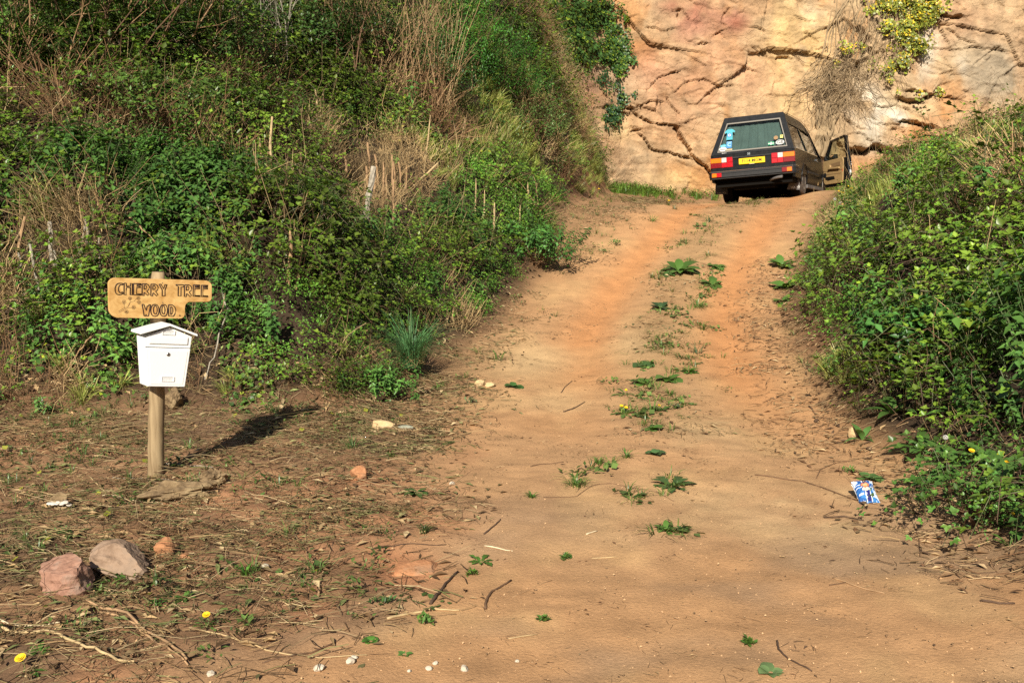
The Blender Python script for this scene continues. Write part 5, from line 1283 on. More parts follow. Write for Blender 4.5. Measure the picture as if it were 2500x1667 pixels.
M_ST_RUST = stone_mat('rusty_stone', (.30, .13, .06), (.42, .20, .095), (.36, .22, .13)); M_ST_SAND = stone_mat('sandy_stone', (.42, .27, .13), (.56, .39, .20), (.50, .36, .22)); M_ST_PALE = stone_mat('pale_stone', (.42, .35, .26), (.56, .48, .37), (.50, .44, .35))
M_BARK = stone_mat('rotten_bark', (.10, .065, .035), (.22, .15, .08), (.33, .24, .13)); M_FUNG = mat('pale_fungus', (.62, .55, .45), .8, var=.2, vscale=30)
def rock(name, label, cat, p, size, m, seed, cuts=9, rz=0.0, group=None, sink=.2, kidn=3, nz=.12):
    rr = random.Random(seed); bm = bmesh.new(); bmesh.ops.create_icosphere(bm, subdivisions=kidn, radius=1.0)
    planes = [(Vector((rr.gauss(0, 1), rr.gauss(0, 1), rr.gauss(0, .8))).normalized(), rr.uniform(.58, .88)) for _ in range(cuts)]
    co = np.array([v.co for v in bm.verts])
    for v in bm.verts:
        c = v.co.copy()
        for n_, d_ in planes:
            e = c.dot(n_) - d_
            if e > 0: c -= n_ * e
        k = 1 + nz * (float(vnoise(np.array([c.x * 3 + seed]), np.array([c.y * 3 + c.z * 4.1]), seed)[0]) - .5) + nz * .5 * (float(vnoise(np.array([c.x * 9 + seed]), np.array([c.y * 9 + c.z * 11.1]), seed + 1)[0]) - .5)
        c *= k; v.co = (c.x * size[0], c.y * size[1], c.z * size[2] + size[2] * (1 - sink) * .8)
    me = bpy.data.meshes.new(name); bm.to_mesh(me); bm.free(); me.materials.append(m)
    o = link(bpy.data.objects.new(name, me)); o.location = p; o.rotation_euler = (0, 0, rz)
    return tag(o, label, cat, group)
ppm = lambda p: proj(np.array([p]))[2][0] / F     # metres per photo pixel at a point
rock('stone', 'pink rounded boulder, the largest of the stones at lower left', 'stone', at(168, 1440), (.125, .11, .105), M_ST_PINK, 5, 10, .3, kidn=4, nz=.2, sink=.35)
rock('stone', 'angular grey brown rock touching the right side of the pink boulder', 'stone', at(290, 1400), (.155, .12, .095), M_ST_GREY, 12, 12, -.3, kidn=4, nz=.22)
rock('stone', 'rusty brown upright stone right of the grey rock', 'stone', at(400, 1357), (.048, .04, .06), M_ST_RUST, 21, 9, .2)
rock('stone', 'small round tan pebble at the foot of the rusty upright stone', 'stone', at(453, 1367), (.025, .022, .022), M_ST_RUST, 22, 5)
rock('stone', 'orange red stone on the boundary of strewn ground and track, below the pale slab', 'stone', at(878, 1178), (.055, .05, .05), M_ST_RUST, 23, 8, .5)
rock('stone', 'curved pale sandy slab lying where the left bank vegetation ends', 'stone', at(935, 1050), (.11, .05, .038), M_ST_SAND, 24, 9, -.45)
rock('stone', 'grey green lichen covered piece at the right end of the pale slab', 'stone', at(990, 1053), (.06, .03, .02), stone_mat('lichen_stone', (.15, .14, .09), (.27, .27, .20), (.34, .34, .27)), 25, 7)
rock('stone', 'tan stone half hidden by leaves at the tip of the left bank', 'stone', at(928, 985), (.05, .045, .05), M_ST_SAND, 26, 8)
rock('stone', 'lumpy yellow stone left of the track above the slab', 'stone', at(1172, 942), (.045, .04, .03), M_ST_SAND, 27, 8, group='yellow stones by the left verge')
rock('stone', 'flat yellow stone beside the lumpy yellow one', 'stone', at(1197, 945), (.045, .04, .025), M_ST_SAND, 28, 8, group='yellow stones by the left verge')
rock('stone', 'tan wedge of rock behind a big dock leaf at the right verge', 'stone', at(2082, 1066), (.034, .03, .042), M_ST_SAND, 29, 9)
rock('stone', 'sandy lump under the weeds at the right verge, above the bottom corner', 'stone', at(2343, 1245), (.055, .05, .04), M_ST_SAND, 30, 8)
rock('stone', 'brown stone by the left rear wheel of the black car', 'stone', at(1779, 497), (.06, .06, .05), M_ST_GREY, 31, 8)
rock('stone', 'broad flat orange rock bedded in the lower left earth', 'stone', at(1010, 1392), (.15, .09, .028), M_ST_RUST, 32, 9, .2, sink=.75)
for i, (px, py, r) in enumerate(((1047, 1640, .012), (1063, 1625, .010), (1133, 1640, .016), (1262, 1620, .008), (1000, 1645, .008), (855, 1627, .018), (865, 1612, .012), (780, 1637, .018), (515, 1650, .014), (648, 1388, .016), (1103, 1182, .016))):
    rock('pebble', 'white pebble among those scattered in the lower foreground', 'pebble', at(px, py), (r * 1.2, r, r * .7), M_ST_PALE, 50 + i, 6, i, 'white pebbles in the foreground', kidn=2)
# stump, bark and rotten wood
rock('stump', 'dark sawn stump behind the mailbox post at the foot of the bank', 'stump', at(423, 998), (.075, .07, .10), M_BARK, 61, 10, .1, kidn=4, nz=.3)
rock('bark_chunk', 'slab of rotten bark lying at the foot of the mailbox post', 'bark', at(450, 1215), (.20, .075, .05), M_BARK, 62, 11, .35, kidn=4, nz=.6, sink=.1)
rock('bark_chunk', 'root end of rotten wood beside the bark slab near the post', 'bark', at(515, 1188), (.085, .055, .055), M_BARK, 63, 11, .5, kidn=4, nz=.6, sink=.0)
bk = rock('wood_chunk', 'brown wood lump with a frill of pale fungus, left of the post', 'wood', at(148, 1240), (.055, .045, .05), M_BARK, 64, 10, kidn=3, nz=.5)
mb = MB(); rr = random.Random(5)
for i in range(7): a = -2.6 + i * .38; mb.lathe([(.0001, 0), (.016, .002), (.013, .006), (.0001, .007)], Vector((.052 * math.cos(a), .044 * math.sin(a), .035 + rr.uniform(-.01, .01))), (math.cos(a) * .3, math.sin(a) * .3, 1), 9)
mb.build('fungus', M_FUNG, bk)

# ---- sticks and long stalks lying on the ground
M_STK = {'brown': mat('brown_twig', (.13, .07, .035), .85, var=.35, vscale=30), 'dark': mat('dark_twig', (.075, .042, .024), .85, var=.3, vscale=30), 'straw': mat('straw_stalk', (.42, .30, .15), .7, var=.25, vscale=20), 'tan': mat('tan_stalk', (.33, .20, .10), .8, var=.3, vscale=20), 'pale': mat('pale_stalk', (.58, .47, .30), .7, var=.2, vscale=20), 'grey': mat('grey_wood', (.30, .26, .20), .9, var=.3, vscale=25, bump=.4, bscale=50)}
def stick(pts, r, m, label, cat='stick', name='stick', group=None, lift=0.0):
    r = r * .62
    W = [at(*p) for p in pts]; o = W[0]; q = []
    for i in range(len(W) - 1):
        for k in range(4):
            t_ = k / 4; p = W[i].lerp(W[i + 1], t_); p.z = float(ground_z(np.array([p.x]), np.array([p.y]))[0]) + r * .8 + lift; q.append(p - o)
    p = W[-1].copy(); p.z += r * .8 + lift; q.append(p - o)
    for k in range(1, len(q) - 1): q[k] = q[k] + Vector((random.uniform(-1, 1), random.uniform(-1, 1), random.uniform(0, .5))) * r * .45
    mb = MB(); mb.tube(q, [r * (1.1 - .45 * i / (len(q) - 1)) * random.uniform(.9, 1.1) for i in range(len(q))], 6)
    ob = mb.build(name, M_STK[m], None, smooth_=True); ob.location = o
    return tag(ob, label, cat, group)
stick([(1843,1161),(1960,1177),(2030,1200),(2085,1222),(2143,1237)], .0065, 'brown', 'long thin brown twig running under the blue crisp packet')
stick([(2012,1268),(2060,1265),(2109,1274)], .008, 'dark', 'short dark stick on the sandy patch below the blue packet')
stick([(2033,1411),(2075,1427),(2160,1451)], .006, 'tan', 'thin peeled twig lying diagonally on the lower right track')
stick([(2025,1431),(2068,1421)], .005, 'brown', 'tiny brown twig crossing the peeled twig on the right of the track')
stick([(1897,1565),(1900,1585),(1925,1612),(1982,1642)], .006, 'dark', 'dark bent twig near the bottom edge, right of the big leaves')
stick([(2394,1469),(2440,1476),(2477,1478)], .008, 'dark', 'dark root end on the brown soil near the right edge')
stick([(1993,1169),(2002,1149),(2040,1132),(2112,1116)], .005, 'brown', 'bent brown twig above the blue crisp packet')
stick([(2232,1287),(2243,1310),(2246,1360)], .005, 'brown', 'thin upright-lying twig on the track right of the packet')
stick([(1185,1492),(1188,1470),(1202,1448),(1248,1423)], .009, 'brown', 'curved red brown stick in the middle foreground')
stick([(1051,1479),(1070,1455),(1095,1425),(1118,1402)], .011, 'dark', 'thick dark stick on the edge of the strewn ground, left of the curved one')
stick([(1327,1215),(1409,1211),(1440,1190),(1466,1182),(1497,1181),(1560,1194),(1600,1205),(1646,1226)], .0035, 'brown', 'long wavy bramble stem lying across the track')
stick([(1183,1339),(1252,1350)], .006, 'pale', 'pale straw stalk left of the track in the foreground')
stick([(1431,1306),(1458,1301)], .006, 'pale', 'short white stick in the middle of the track')
stick([(1445,1362),(1507,1363)], .004, 'straw', 'thin straw lying flat near the bottom of the track')
stick([(1251,1459),(1300,1436),(1348,1418)], .003, 'tan', 'fine tan stalk right of the curved red brown stick')
stick([(1240,1565),(1313,1551)], .004, 'straw', 'straw stalk near the bottom edge of the track')
stick([(1182,1303),(1205,1285),(1222,1270)], .007, 'dark', 'dark twig beside the weeds, left edge of the track')
stick([(1295,1140),(1318,1133),(1376,1130)], .005, 'brown', 'hooked brown twig on the left side of the track')
stick([(1376,1006),(1400,998),(1428,983)], .008, 'dark', 'dark stick on the track left of the dandelions')
stick([(1370,960),(1380,945),(1397,930)], .006, 'dark', 'upright dark twig lying left of the burdock')
stick([(945,1512),(1000,1497),(1060,1489),(1122,1497)], .008, 'straw', 'forked straw stalk lying below the thick dark stick')
stick([(0,1533),(60,1545),(114,1563),(178,1586),(250,1607),(329,1636)], .011, 'straw', 'thick straw coloured stem crossing the bottom left corner', lift=.01)
stick([(206,1480),(250,1497),(311,1512),(400,1575),(457,1631)], .011, 'tan', 'thick red brown stem running down from the pink boulder', lift=.01)
stick([(240,1500),(330,1530),(405,1590),(460,1640)], .008, 'tan', 'second red brown stem just below the thick one', lift=.006)
stick([(462,1531),(562,1558),(681,1599),(780,1606),(896,1604)], .005, 'straw', 'long bent straw below the yellow dandelion at lower left')
stick([(777,1453),(790,1395),(814,1330)], .008, 'tan', 'straight tan stick standing out right of the dandelion')
stick([(745,1279),(748,1340),(754,1440)], .005, 'tan', 'thin upright-lying tan twig left of the straight tan stick')
stick([(567,1425),(650,1455),(730,1480),(780,1508)], .004, 'straw', 'arched straw stalk above the long bent straw')
stick([(251,1220),(320,1222),(398,1229)], .005, 'pale', 'pale stalk lying below the bark slab')
stick([(274,1169),(340,1166),(416,1172)], .006, 'grey', 'greyish twig lying across the foot of the post')
stick([(405,1135),(455,1133),(520,1145)], .008, 'grey', 'grey root behind the post foot')
stick([(0,1520),(80,1526),(160,1530)], .006, 'pale', 'pale stalk above the thick straw stem in the corner')
stick([(640,1620),(760,1590),(840,1560)], .005, 'brown', 'brown stem rising to the right near the bottom edge')
stick([(905,1340),(980,1332),(1090,1330)], .005, 'dark', 'dark level twig at the edge of the strewn ground')
stick([(215,1165),(245,1195),(268,1218)], .006, 'straw', 'yellow grass stalk left of the mailbox post')
stick([(1108,952),(1140,938),(1180,940)], .007, 'brown', 'brown twig along the left verge beside the yellow stones')
stick([(1890,760),(1925,752),(1950,760)], .009, 'dark', 'dark stick at the right verge above the big leafed dock')
stick([(1975,995),(1990,1012)], .01, 'brown', 'brown twig end at the right verge')

# ---- cut stems and stakes standing in the bank
def stub(px, py, L, az, tilt, r, m, label, cat='stem', name='cut_stem', group=None, pointed=False):
    p = at(px, py, .12); d = Vector((math.sin(math.radians(tilt)) * math.cos(az), math.sin(math.radians(tilt)) * math.sin(az), math.cos(math.radians(tilt))))
    n = 6; q = [d * (L * k / (n - 1)) - d * .05 + Vector((random.uniform(-1, 1), random.uniform(-1, 1), 0)) * r * .5 for k in range(n)]
    mb = MB(); mb.tube(q, [r * random.uniform(.9, 1.12) * (1 - .15 * k / (n - 1)) for k in range(n - 1)] + [r * (.35 if pointed else .8)], 7)
    ob = mb.build(name, M_STK[m], None, smooth_=False); ob.location = p; return tag(ob, label, cat, group)
stub(884, 552, .80, 1.0, 17, .040, 'grey', 'weathered grey stake leaning in the straw in the middle of the bank', 'stake', 'leaning_stake')
G1 = 'cut stems in the straw clump'; L1 = 'pale cut stem in the straw clump beside the leaning grey stake'
for (px, py, L) in ((848,425,.42),(903,400,.40),(922,420,.36),(935,440,.38),(958,445,.46),(966,430,.34),(978,425,.32),(990,430,.30),(960,520,.52),(895,435,.30),(943,455,.30),(912,455,.28)):
    stub(px, py + 8, L * 1.1, random.uniform(0, 6.3), random.uniform(0, 9), random.uniform(.011, .017), 'tan', L1, group=G1, pointed=random.random() < .4)
stub(1010, 428, .45, .3, 48, .013, 'straw', 'slanting pale stem leaning right out of the straw clump')
stub(658, 395, .62, 1.0, 5, .014, 'straw', 'tall pale cut stem on the upper left of the bank')
G2 = 'short cut stems on the upper bank'; L2 = 'short pale cut stem left of the straw clump on the upper bank'
for (px, py, L) in ((603,390,.34),(638,390,.30),(648,392,.28),(735,405,.28),(752,385,.34),(790,425,.26),(725,372,.30),(705,345,.24)):
    stub(px, py, L * 1.2, random.uniform(0, 6.3), random.uniform(0, 10), random.uniform(.009, .015), 'tan', L2, group=G2, pointed=True)
stub(705, 662, .50, .4, 3, .018, 'tan', 'thick cut stem standing above the right end of the name sign', pointed=True)
stub(722, 672, .42, .9, 12, .013, 'tan', 'thinner cut stem just right of the thick one above the name sign', pointed=True)
G3 = 'cut hedge stems left of the sign'; L3 = 'sawn hedge stem in the cluster left of the name sign'
for (px, py, L, r) in ((25,665,.62,.014),(128,645,.50,.022),(98,720,.55,.012),(210,600,.34,.013),(228,612,.30,.011),(190,600,.42,.012),(165,645,.34,.012),(148,668,.34,.012),(240,630,.26,.011),(60,690,.4,.011)):
    stub(px, py, L, random.uniform(0, 3.1), random.uniform(2, 22), r, 'tan' if px % 2 else 'grey', L3, group=G3)
G4 = 'cut stems on the far bank'; L4 = 'cut stem standing in the grass of the bank towards the cliff'
for (px, py, L) in ((790,265,.40),(782,290,.5),(880,190,.3),(1152,210,.5),(1166,218,.45),(1180,222,.48),(1212,330,.34),(1125,330,.4),(1345,350,.38),(1268,545,.4),(1290,490,.42),(1035,400,.75),(1205,560,.5),(1160,520,.55),(1180,530,.5),(1240,340,.3)):
    stub(px, py, L, random.uniform(0, 6.3), random.uniform(0, 14), random.uniform(.009, .015), 'straw', L4, group=G4, pointed=True)
# ================================================================== PLANTS OF THEIR OWN, FLOWERS, CRISP PACKET
def plant(name, label, cat, p, build, group=None, leafm=None):
    t = thing(name, label, cat, p, group); build(t); return t
def leaves_obj(tm, col, parent, m=None, name='leaves', scale=1.0, yaw=0.0, tilt=None):
    s = Scatter(); s.add(tm, np.zeros((1, 3)), np.array([col]), np.array([scale]), np.array([yaw]), None if tilt is None else np.array([tilt]))
    return s.build(name, m or M_LEAF, parent)
def rosette(n, L, w, el0, el1, droop=.5, segs=5, prof=None, wav=0):
    t = Tm()
    for k in range(n):
        d = rdir(el0, el1, 2 * math.pi * k / n + rv(-.3, .3)); l = L * rv(.65, 1.15); tt = rv(.75, 1.25)
        t.leaf(np.array([d[0], d[1], 0]) * .008, d, np.cross(d, (0, 0, 1)), l, w * l / L * rv(.85, 1.15), segs, droop * rv(.6, 1.3), .22, (tt, tt, tt * .9), prof)
    return t.done()
P_DOCK = [.14, .62, .95, 1.0, .72, .0]; P_ROUND = [.30, .95, 1.0, .98, .62, .0]; P_DAND = [.12, .40, .35, .85, .60, 1.0, .55, .0]
up = lambda p: slope_normal(np.array([p.x]), np.array([p.y]))[0]
M_YEL = mat('dandelion_yellow', (.80, .52, .01), .7); M_STEMG = mat('green_stem', (.12, .17, .05), .6); M_SEED = mat('seed_head', (.62, .60, .55), .9)
def flower(t, h, r_, off=(0, 0), clock=False, lean=None):
    r = r_ * .66
    q = Vector((off[0], off[1], 0)); lean = lean or Vector((random.uniform(-.15, .15), random.uniform(-.3, 0), 1)).normalized(); top = q + lean * h
    mb = MB(); mb.tube([q, q + lean * h * .5 + Vector((.01, 0, 0)), top], .0022, 5); mb.build('stem', M_STEMG, t)
    mb = MB()
    if clock:
        rr = random.Random(3)
        for k in range(150):
            d = Vector((rr.gauss(0, 1), rr.gauss(0, 1), rr.gauss(0, 1))).normalized(); e = d.orthogonal().normalized() * r * .10; f = d.cross(e).normalized() * r * .10; c = top + d * r
            mb.add([top + d * r * .2, c + e, c - e], [(0, 1, 2)]); mb.add([top + d * r * .2, c + f, c - f], [(0, 1, 2)]); mb.add([c + e, c + f, c - e, c - f], [(0, 1, 2, 3)])
        mb.build('seed_head', M_SEED, t, fixn=False)
    else:
        ax = (lean + Vector((0, -.45, .1))).normalized(); u = ax.orthogonal().normalized(); w = ax.cross(u)
        for ring, (rad, tilt_, n_) in enumerate(((1.0, .12, 22), (.75, .40, 18), (.45, .8, 12))):
            for k in range(n_):
                a = 2 * math.pi * k / n_ + ring * .1; dd = (u * math.cos(a) + w * math.sin(a)); tip = top + (dd + ax * tilt_).normalized() * r * rad; s_ = (u * -math.sin(a) + w * math.cos(a)) * r * .14
                mb.add([top - ax * .002, tip + s_, tip - s_], [(0, 1, 2)])
        mb.build('flower_head', M_YEL, t, fixn=False)
CG = (.075, .15, .03); CDK = (.06, .12, .035)
def dandelion(px, py, r, label, h=.06, clock=False, leafL=.10, nl=9, group=None, heads=None, cat='dandelion'):
    p = at(px, py, .0 if heads is None else 0)
    def b(t):
        leaves_obj(rosette(nl, leafL, leafL * .26, 5, 45, .6, 7, P_DAND), CG, t)
        for (dx, dy, hh) in (heads or ((0, 0, h),)): flower(t, hh, r, (dx, dy), clock)
    return plant('dandelion', label, cat, p, b, group)
# flowers on the track and in the foreground
dandelion(1524, 1010, .021, 'dandelion with two flower heads on the grassy middle of the track', heads=((.01, 0, .05), (-.02, .06, .05)), leafL=.14, nl=10)
dandelion(1528, 965, .016, 'dandelion in bud with one small flower behind the two headed one', h=.045, leafL=.13)
dandelion(1608, 1000, .015, 'dandelion with one tiny flower right of the two headed one', h=.04, leafL=.12)
dandelion(505, 1530, .022, 'single dandelion in the strewn ground right of the fallen stems', h=.05, leafL=.06)
dandelion(58, 1640, .028, 'large dandelion in the bottom left corner beside a green leaf', h=.055, leafL=.11)
# bank-side flowers on the right
def on_bank(px, py, lift): return at(px, py, lift)
def bank_flower(px, py, r, label, clock=False, group=None, lift=.30, h=.20, cat='dandelion'):
    p = at(px, py, lift); d = ray(px, py); q = p.copy()
    q.z = float(ground_z(np.array([p.x]), np.array([p.y]), False)[0]); hh = max(.08, h)
    # root the plant below the pixel where its head shows
    ts = np.arange(2.5, 30, .02); X = d[0] * ts; Y = d[1] * ts; Z = CAMZ + d[2] * ts; g = Z - ground_z(X, Y, False); k = int(np.argmax(g < hh))
    q = Vector((X[k], Y[k], Z[k] - hh))
    def b(t):
        leaves_obj(rosette(8, .11, .03, 15, 60, .5, 7, P_DAND), CG, t); flower(t, hh, r, (0, 0), clock, Vector((0, -.05, 1)).normalized())
    return plant('dandelion', label, cat, q, b, group)
bank_flower(2370, 1098, .024, 'largest yellow dandelion on the right verge, beside the seed head', h=.22)
bank_flower(2456, 1125, .017, 'smaller dandelion right of the large one at the right edge', h=.20)
bank_flower(2471, 1252, .014, 'lowest dandelion at the right edge of the photo', h=.16)
bank_flower(2306, 1066, .022, 'round white dandelion seed head left of the large yellow dandelion', True, h=.24)
GF = 'dandelions by the driver side of the car'; LF = 'yellow dandelion in the grass at the crest below the open car door'
for (px, py) in ((2070, 455), (2079, 460), (2048, 467), (2056, 470), (2058, 499), (2062, 511)): bank_flower(px, py, .030, LF, group=GF, h=.16)
GC = 'dandelion clocks by the car'; 
for (px, py) in ((2051, 495), (2038, 486)): bank_flower(px, py, .032, 'grey dandelion clock in the grass at the crest below the open car door', True, GC, h=.18)
for (px, py, lb) in ((1513, 458, 'dandelion in the green fringe at the foot of the cliff'), (1462, 461, 'dandelion where the left bank meets the cliff foot'), (1633, 490, 'dandelion in the grass left of the black car')): bank_flower(px, py, .03, lb, h=.08)
# weeds along the middle of the track
def weed(px, py, wpx, kind_, label, group=None, col=None):
    p = at(px, py); R = wpx * ppm(p) / 2 * (1.22 if kind_ in ('dock', 'burdock') else 1.2)
    def b(t):
        c = col or CG
        if kind_ == 'burdock': tm = rosette(7, R * 1.0, R * .85, 8, 42, .6, 5, P_ROUND)
        elif kind_ == 'dock': tm = rosette(13, R * 1.1, R * .46, 8, 55, .7, 5, P_DOCK)
        elif kind_ == 'thistle': tm = rosette(11, R * 1.15, R * .40, 2, 35, .5, 7, P_DAND)
        elif kind_ == 'grass': tm = tm_grass(26, R * 1.1, .006, R * .45, 1.6)
        else: tm = tm_soft(R * .55, 46, max(.02, R * .28), R * .62)
        leaves_obj(tm, c, t, tilt=up(p))
    nm = {'burdock': 'burdock', 'dock': 'dock_plant', 'thistle': 'thistle', 'grass': 'grass_tuft', 'herb': 'weed'}[kind_]
    return plant(nm, label, {'grass': 'grass'}.get(kind_, 'weed'), p, b, group)
Tk = 'on the middle strip of the track'
weed(1659, 665, 84, 'dock', 'large dark dock clump furthest up the middle strip of the track')
weed(1625, 672, 40, 'dock', 'small dock leaning left against the large dock clump', col=CDK)
weed(1746, 655, 50, 'dock', 'dock on the right half of the middle strip near the far end')
weed(1738, 698, 64, 'dock', 'broad dock below the far right dock on the track')
weed(1613, 753, 46, 'dock', 'dark flat dock at the left of the middle strip', col=(.04, .075, .03)); weed(1653, 757, 26, 'herb', 'small herb right of the dark flat dock', col=CDK)
weed(1702, 749, 54, 'grass', 'flat grass patch on the middle strip level with the dark dock'); weed(1715, 805, 40, 'grass', 'grass patch right of centre on the middle strip', col=(.10, .15, .04))
weed(1628, 850, 34, 'herb', 'bright herb tuft left of centre on the middle strip'); weed(1700, 865, 50, 'grass', 'thin flat grass on the right of the strip above the burdocks', col=(.07, .11, .05))
weed(1575, 892, 58, 'burdock', 'dark leafed burdock highest of the burdock group', col=CDK); weed(1568, 938, 56, 'burdock', 'burdock with large leaves, lower left of the burdock group')
weed(1634, 930, 66, 'burdock', 'burdock with large leaves, right of the burdock group'); weed(1682, 910, 40, 'dock', 'small green dock right of the burdock group', col=(.08, .17, .03))
weed(1634, 965, 36, 'grass', 'grass tuft below the right burdock'); weed(1590, 1008, 70, 'grass', 'long flat grass between the dandelions'); weed(1650, 1000, 36, 'herb', 'grey green herb right of the dandelions', col=(.10, .13, .07))
weed(1592, 1047, 52, 'burdock', 'low bright burdock below the dandelions', col=(.08, .17, .035)); weed(1596, 1110, 46, 'burdock', 'single upright burdock seedling lower on the strip', col=(.07, .14, .05))
weed(1463, 1132, 44, 'grass', 'flat grass tuft left on the lower track'); weed(1530, 1118, 40, 'grass', 'sparse grass tuft left of the burdock seedling'); weed(1408, 1187, 50, 'grass', 'grass tuft left of the toothed thistle')
weed(1640, 1190, 96, 'thistle', 'broad toothed thistle rosette in the centre of the lower track', col=(.055, .10, .03)); weed(1542, 1214, 56, 'thistle', 'smaller spiky rosette left of the broad thistle', col=(.065, .11, .03)); weed(1298, 1213, 32, 'grass', 'small grass tuft on the left of the lower track')
weed(1625, 1298, 50, 'dock', 'flat dock leaves low on the track below the thistle'); weed(1672, 1296, 34, 'dock', 'pair of small leaves right of the flat dock', col=CDK); weed(1256, 945, 46, 'burdock', 'single dark leaf plant left of the track ruts', col=(.05, .11, .03))
weed(1501, 600, 36, 'herb', 'dark green weed on the left verge near the crest'); weed(1475, 618, 30, 'herb', 'pale weed on the left verge below the dark one', col=(.10, .17, .05)); weed(1593, 543, 30, 'grass', 'grass tuft at the left rut close to the crest'); weed(1730, 543, 44, 'grass', 'flat dark grass in front of the car', col=CDK)
weed(1646, 512, 26, 'grass', 'brown green tuft at the crest left of the car', col=(.12, .13, .05)); weed(1908, 652, 60, 'dock', 'grassy dock clump jutting from the right verge into the track'); weed(1922, 705, 76, 'dock', 'large dock on the right verge', col=(.08, .17, .03)); weed(1912, 738, 46, 'dock', 'small dock below the large dock on the right verge')
weed(1175, 1372, 66, 'thistle', 'bright toothed weed left in the foreground', col=(.08, .17, .03)); weed(1152, 1403, 26, 'herb', 'tiny bright weed below the toothed weed', col=(.09, .18, .03)); weed(1380, 1362, 28, 'herb', 'tiny weed alone on the bare foreground'); weed(1325, 1516, 20, 'herb', 'tiny green seedling near the bottom of the track')
weed(988, 1605, 32, 'burdock', 'plantain seedling near the bottom edge', col=(.10, .20, .05)); weed(905, 1568, 34, 'burdock', 'round leafed seedling left of the plantain', col=(.07, .17, .03)); weed(1040, 1525, 44, 'herb', 'leafy weed above the plantain seedling'); weed(935, 1480, 48, 'herb', 'weed patch in the red earth', col=CDK)
weed(1035, 1300, 46, 'grass', 'dark grass tuft at the edge of the strewn ground', col=(.06, .10, .03)); weed(955, 1117, 26, 'herb', 'small bright weed below the pale slab'); weed(1095, 1083, 28, 'burdock', 'low leaf plant right of the pale slab'); weed(1010, 1210, 56, 'dock', 'narrow leafed weed in the strewn ground right of the orange stone', col=(.06, .11, .03))
weed(1881, 1645, 60, 'burdock', 'pale broad leafed plant at the bottom edge of the track', col=(.14, .22, .09)); weed(2119, 1168, 66, 'burdock', 'flat leaf plant just above the blue crisp packet', col=(.09, .17, .05)); weed(2075, 1157, 34, 'herb', 'small weed left of the flat leaf plant by the packet'); weed(1830, 1575, 22, 'herb', 'sparse seedling above the pale broad leafed plant')
weed(600, 1405, 60, 'grass', 'bright grass tuft in the middle of the strewn ground', col=(.08, .19, .03)); weed(380, 1480, 52, 'herb', 'green weed patch below the grey rock', col=(.07, .16, .03)); weed(450, 1460, 50, 'dock', 'leafy weed right of the patch below the grey rock'); weed(290, 1430, 56, 'herb', 'weeds in front of the grey rock', col=(.07, .15, .03)); weed(245, 1445, 34, 'grass', 'grass beside the pink boulder')
weed(155, 1310, 46, 'herb', 'dark weed above the pink boulder', col=(.05, .12, .03)); weed(95, 1600, 50, 'dock', 'leafy weed behind the corner dandelion'); weed(230, 1560, 40, 'herb', 'weed between the fallen stems'); weed(860, 1100, 60, 'grass', 'grass patch at the edge of the strewn ground', col=(.07, .14, .04)); weed(2330, 1235, 30, 'grass', 'small tuft by the sandy lump')
weed(1070, 950, 40, 'grass', 'grass tuft on the soil right of the bank tip'); weed(1215, 880, 50, 'grass', 'grass tuft beside the left verge'); weed(1150, 985, 34, 'herb', 'grey leaved weed on the left verge', col=(.10, .15, .07))
# fine grass tussock on the left bank tip
def tus(t):
    s = Scatter(); s.add(tm_grass(190, .56, .0055, .09, 1.25), np.zeros((1, 3)), np.array([(.085, .21, .085)]), np.ones(1), np.zeros(1)); s.add(tm_grass(130, .46, .005, .10, 2.1), np.zeros((1, 3)), np.array([(.10, .22, .08)]), np.ones(1), np.zeros(1)); s.build('blades', M_LEAF, t)
    s = Scatter(); s.add(tm_straw(30, .14, .002, (-10, 40), .2, .07), np.array([(.03, -.05, .02)]), np.array([(.42, .28, .13)]), np.ones(1)); s.build('dead_blades', M_DRY, t)
tp = at(1005, 920, .0); plant('grass_tussock', 'fine bluish green grass tussock at the tip of the left bank', 'grass', tp + Vector((0, .0, .08)), tus)
# leafy plants that spill over the bank edges
def bush(name, label, cat, p, tms, n, spread, col, hs=(1, 1), dryf=0.0, part='foliage', up_=.0):
    t = thing(name, label, cat, p); s = Scatter(); 
    q = rng.normal(0, 1, (n, 3)); q /= np.linalg.norm(q, axis=1, keepdims=True); q *= (rng.random((n, 1)) ** .45); q[:, 2] = np.abs(q[:, 2]); q *= np.array(spread); q[:, 2] += up_
    j = rng.integers(0, len(tms), n); nr = q / np.array(spread) * .6 + np.array([0, -.15, .7])
    for i, tm in enumerate(tms):
        m = j == i; s.add(tm, q[m], np.array(col) * rng.uniform(.65, 1.35, (m.sum(), 1)), rng.uniform(*hs, m.sum()), nrm=nr[m])
    s.build(part, M_LEAF, t)
    mb = MB(); rr = random.Random(n)
    for k in range(9):
        e = Vector((rr.uniform(-1, 1) * spread[0] * .8, rr.uniform(-1, 1) * spread[1] * .8, spread[2] * rr.uniform(.6, 1.0) + up_)); mb.tube([(e.x * .1, e.y * .1, -.05), (e.x * .5, e.y * .5, e.z * .6), tuple(e)], [.010, .007, .003], 5)
    mb.build('stems', M_STK['brown'], t); return t
bush('bramble_bush', 'bright leafy weeds spilling over the tip of the left bank', 'bush', at(938, 972), TM['nettle'] + TM['soft'], 40, (.22, .18, .17), (.075, .17, .03), (.5, .9))
bush('nettle_clump', 'dense bright green nettles on the right bank', 'bush', at(2230, 880, .0), TM['nettle'], 60, (.42, .35, .25), (.055, .15, .03), (.9, 1.3))
bush('leafy_bush', 'low clump of small round leaves at the bottom right corner of the verge', 'bush', at(2390, 1270), TM['bramble'] + TM['soft'], 44, (.32, .22, .16), (.07, .16, .03), (.6, .9))
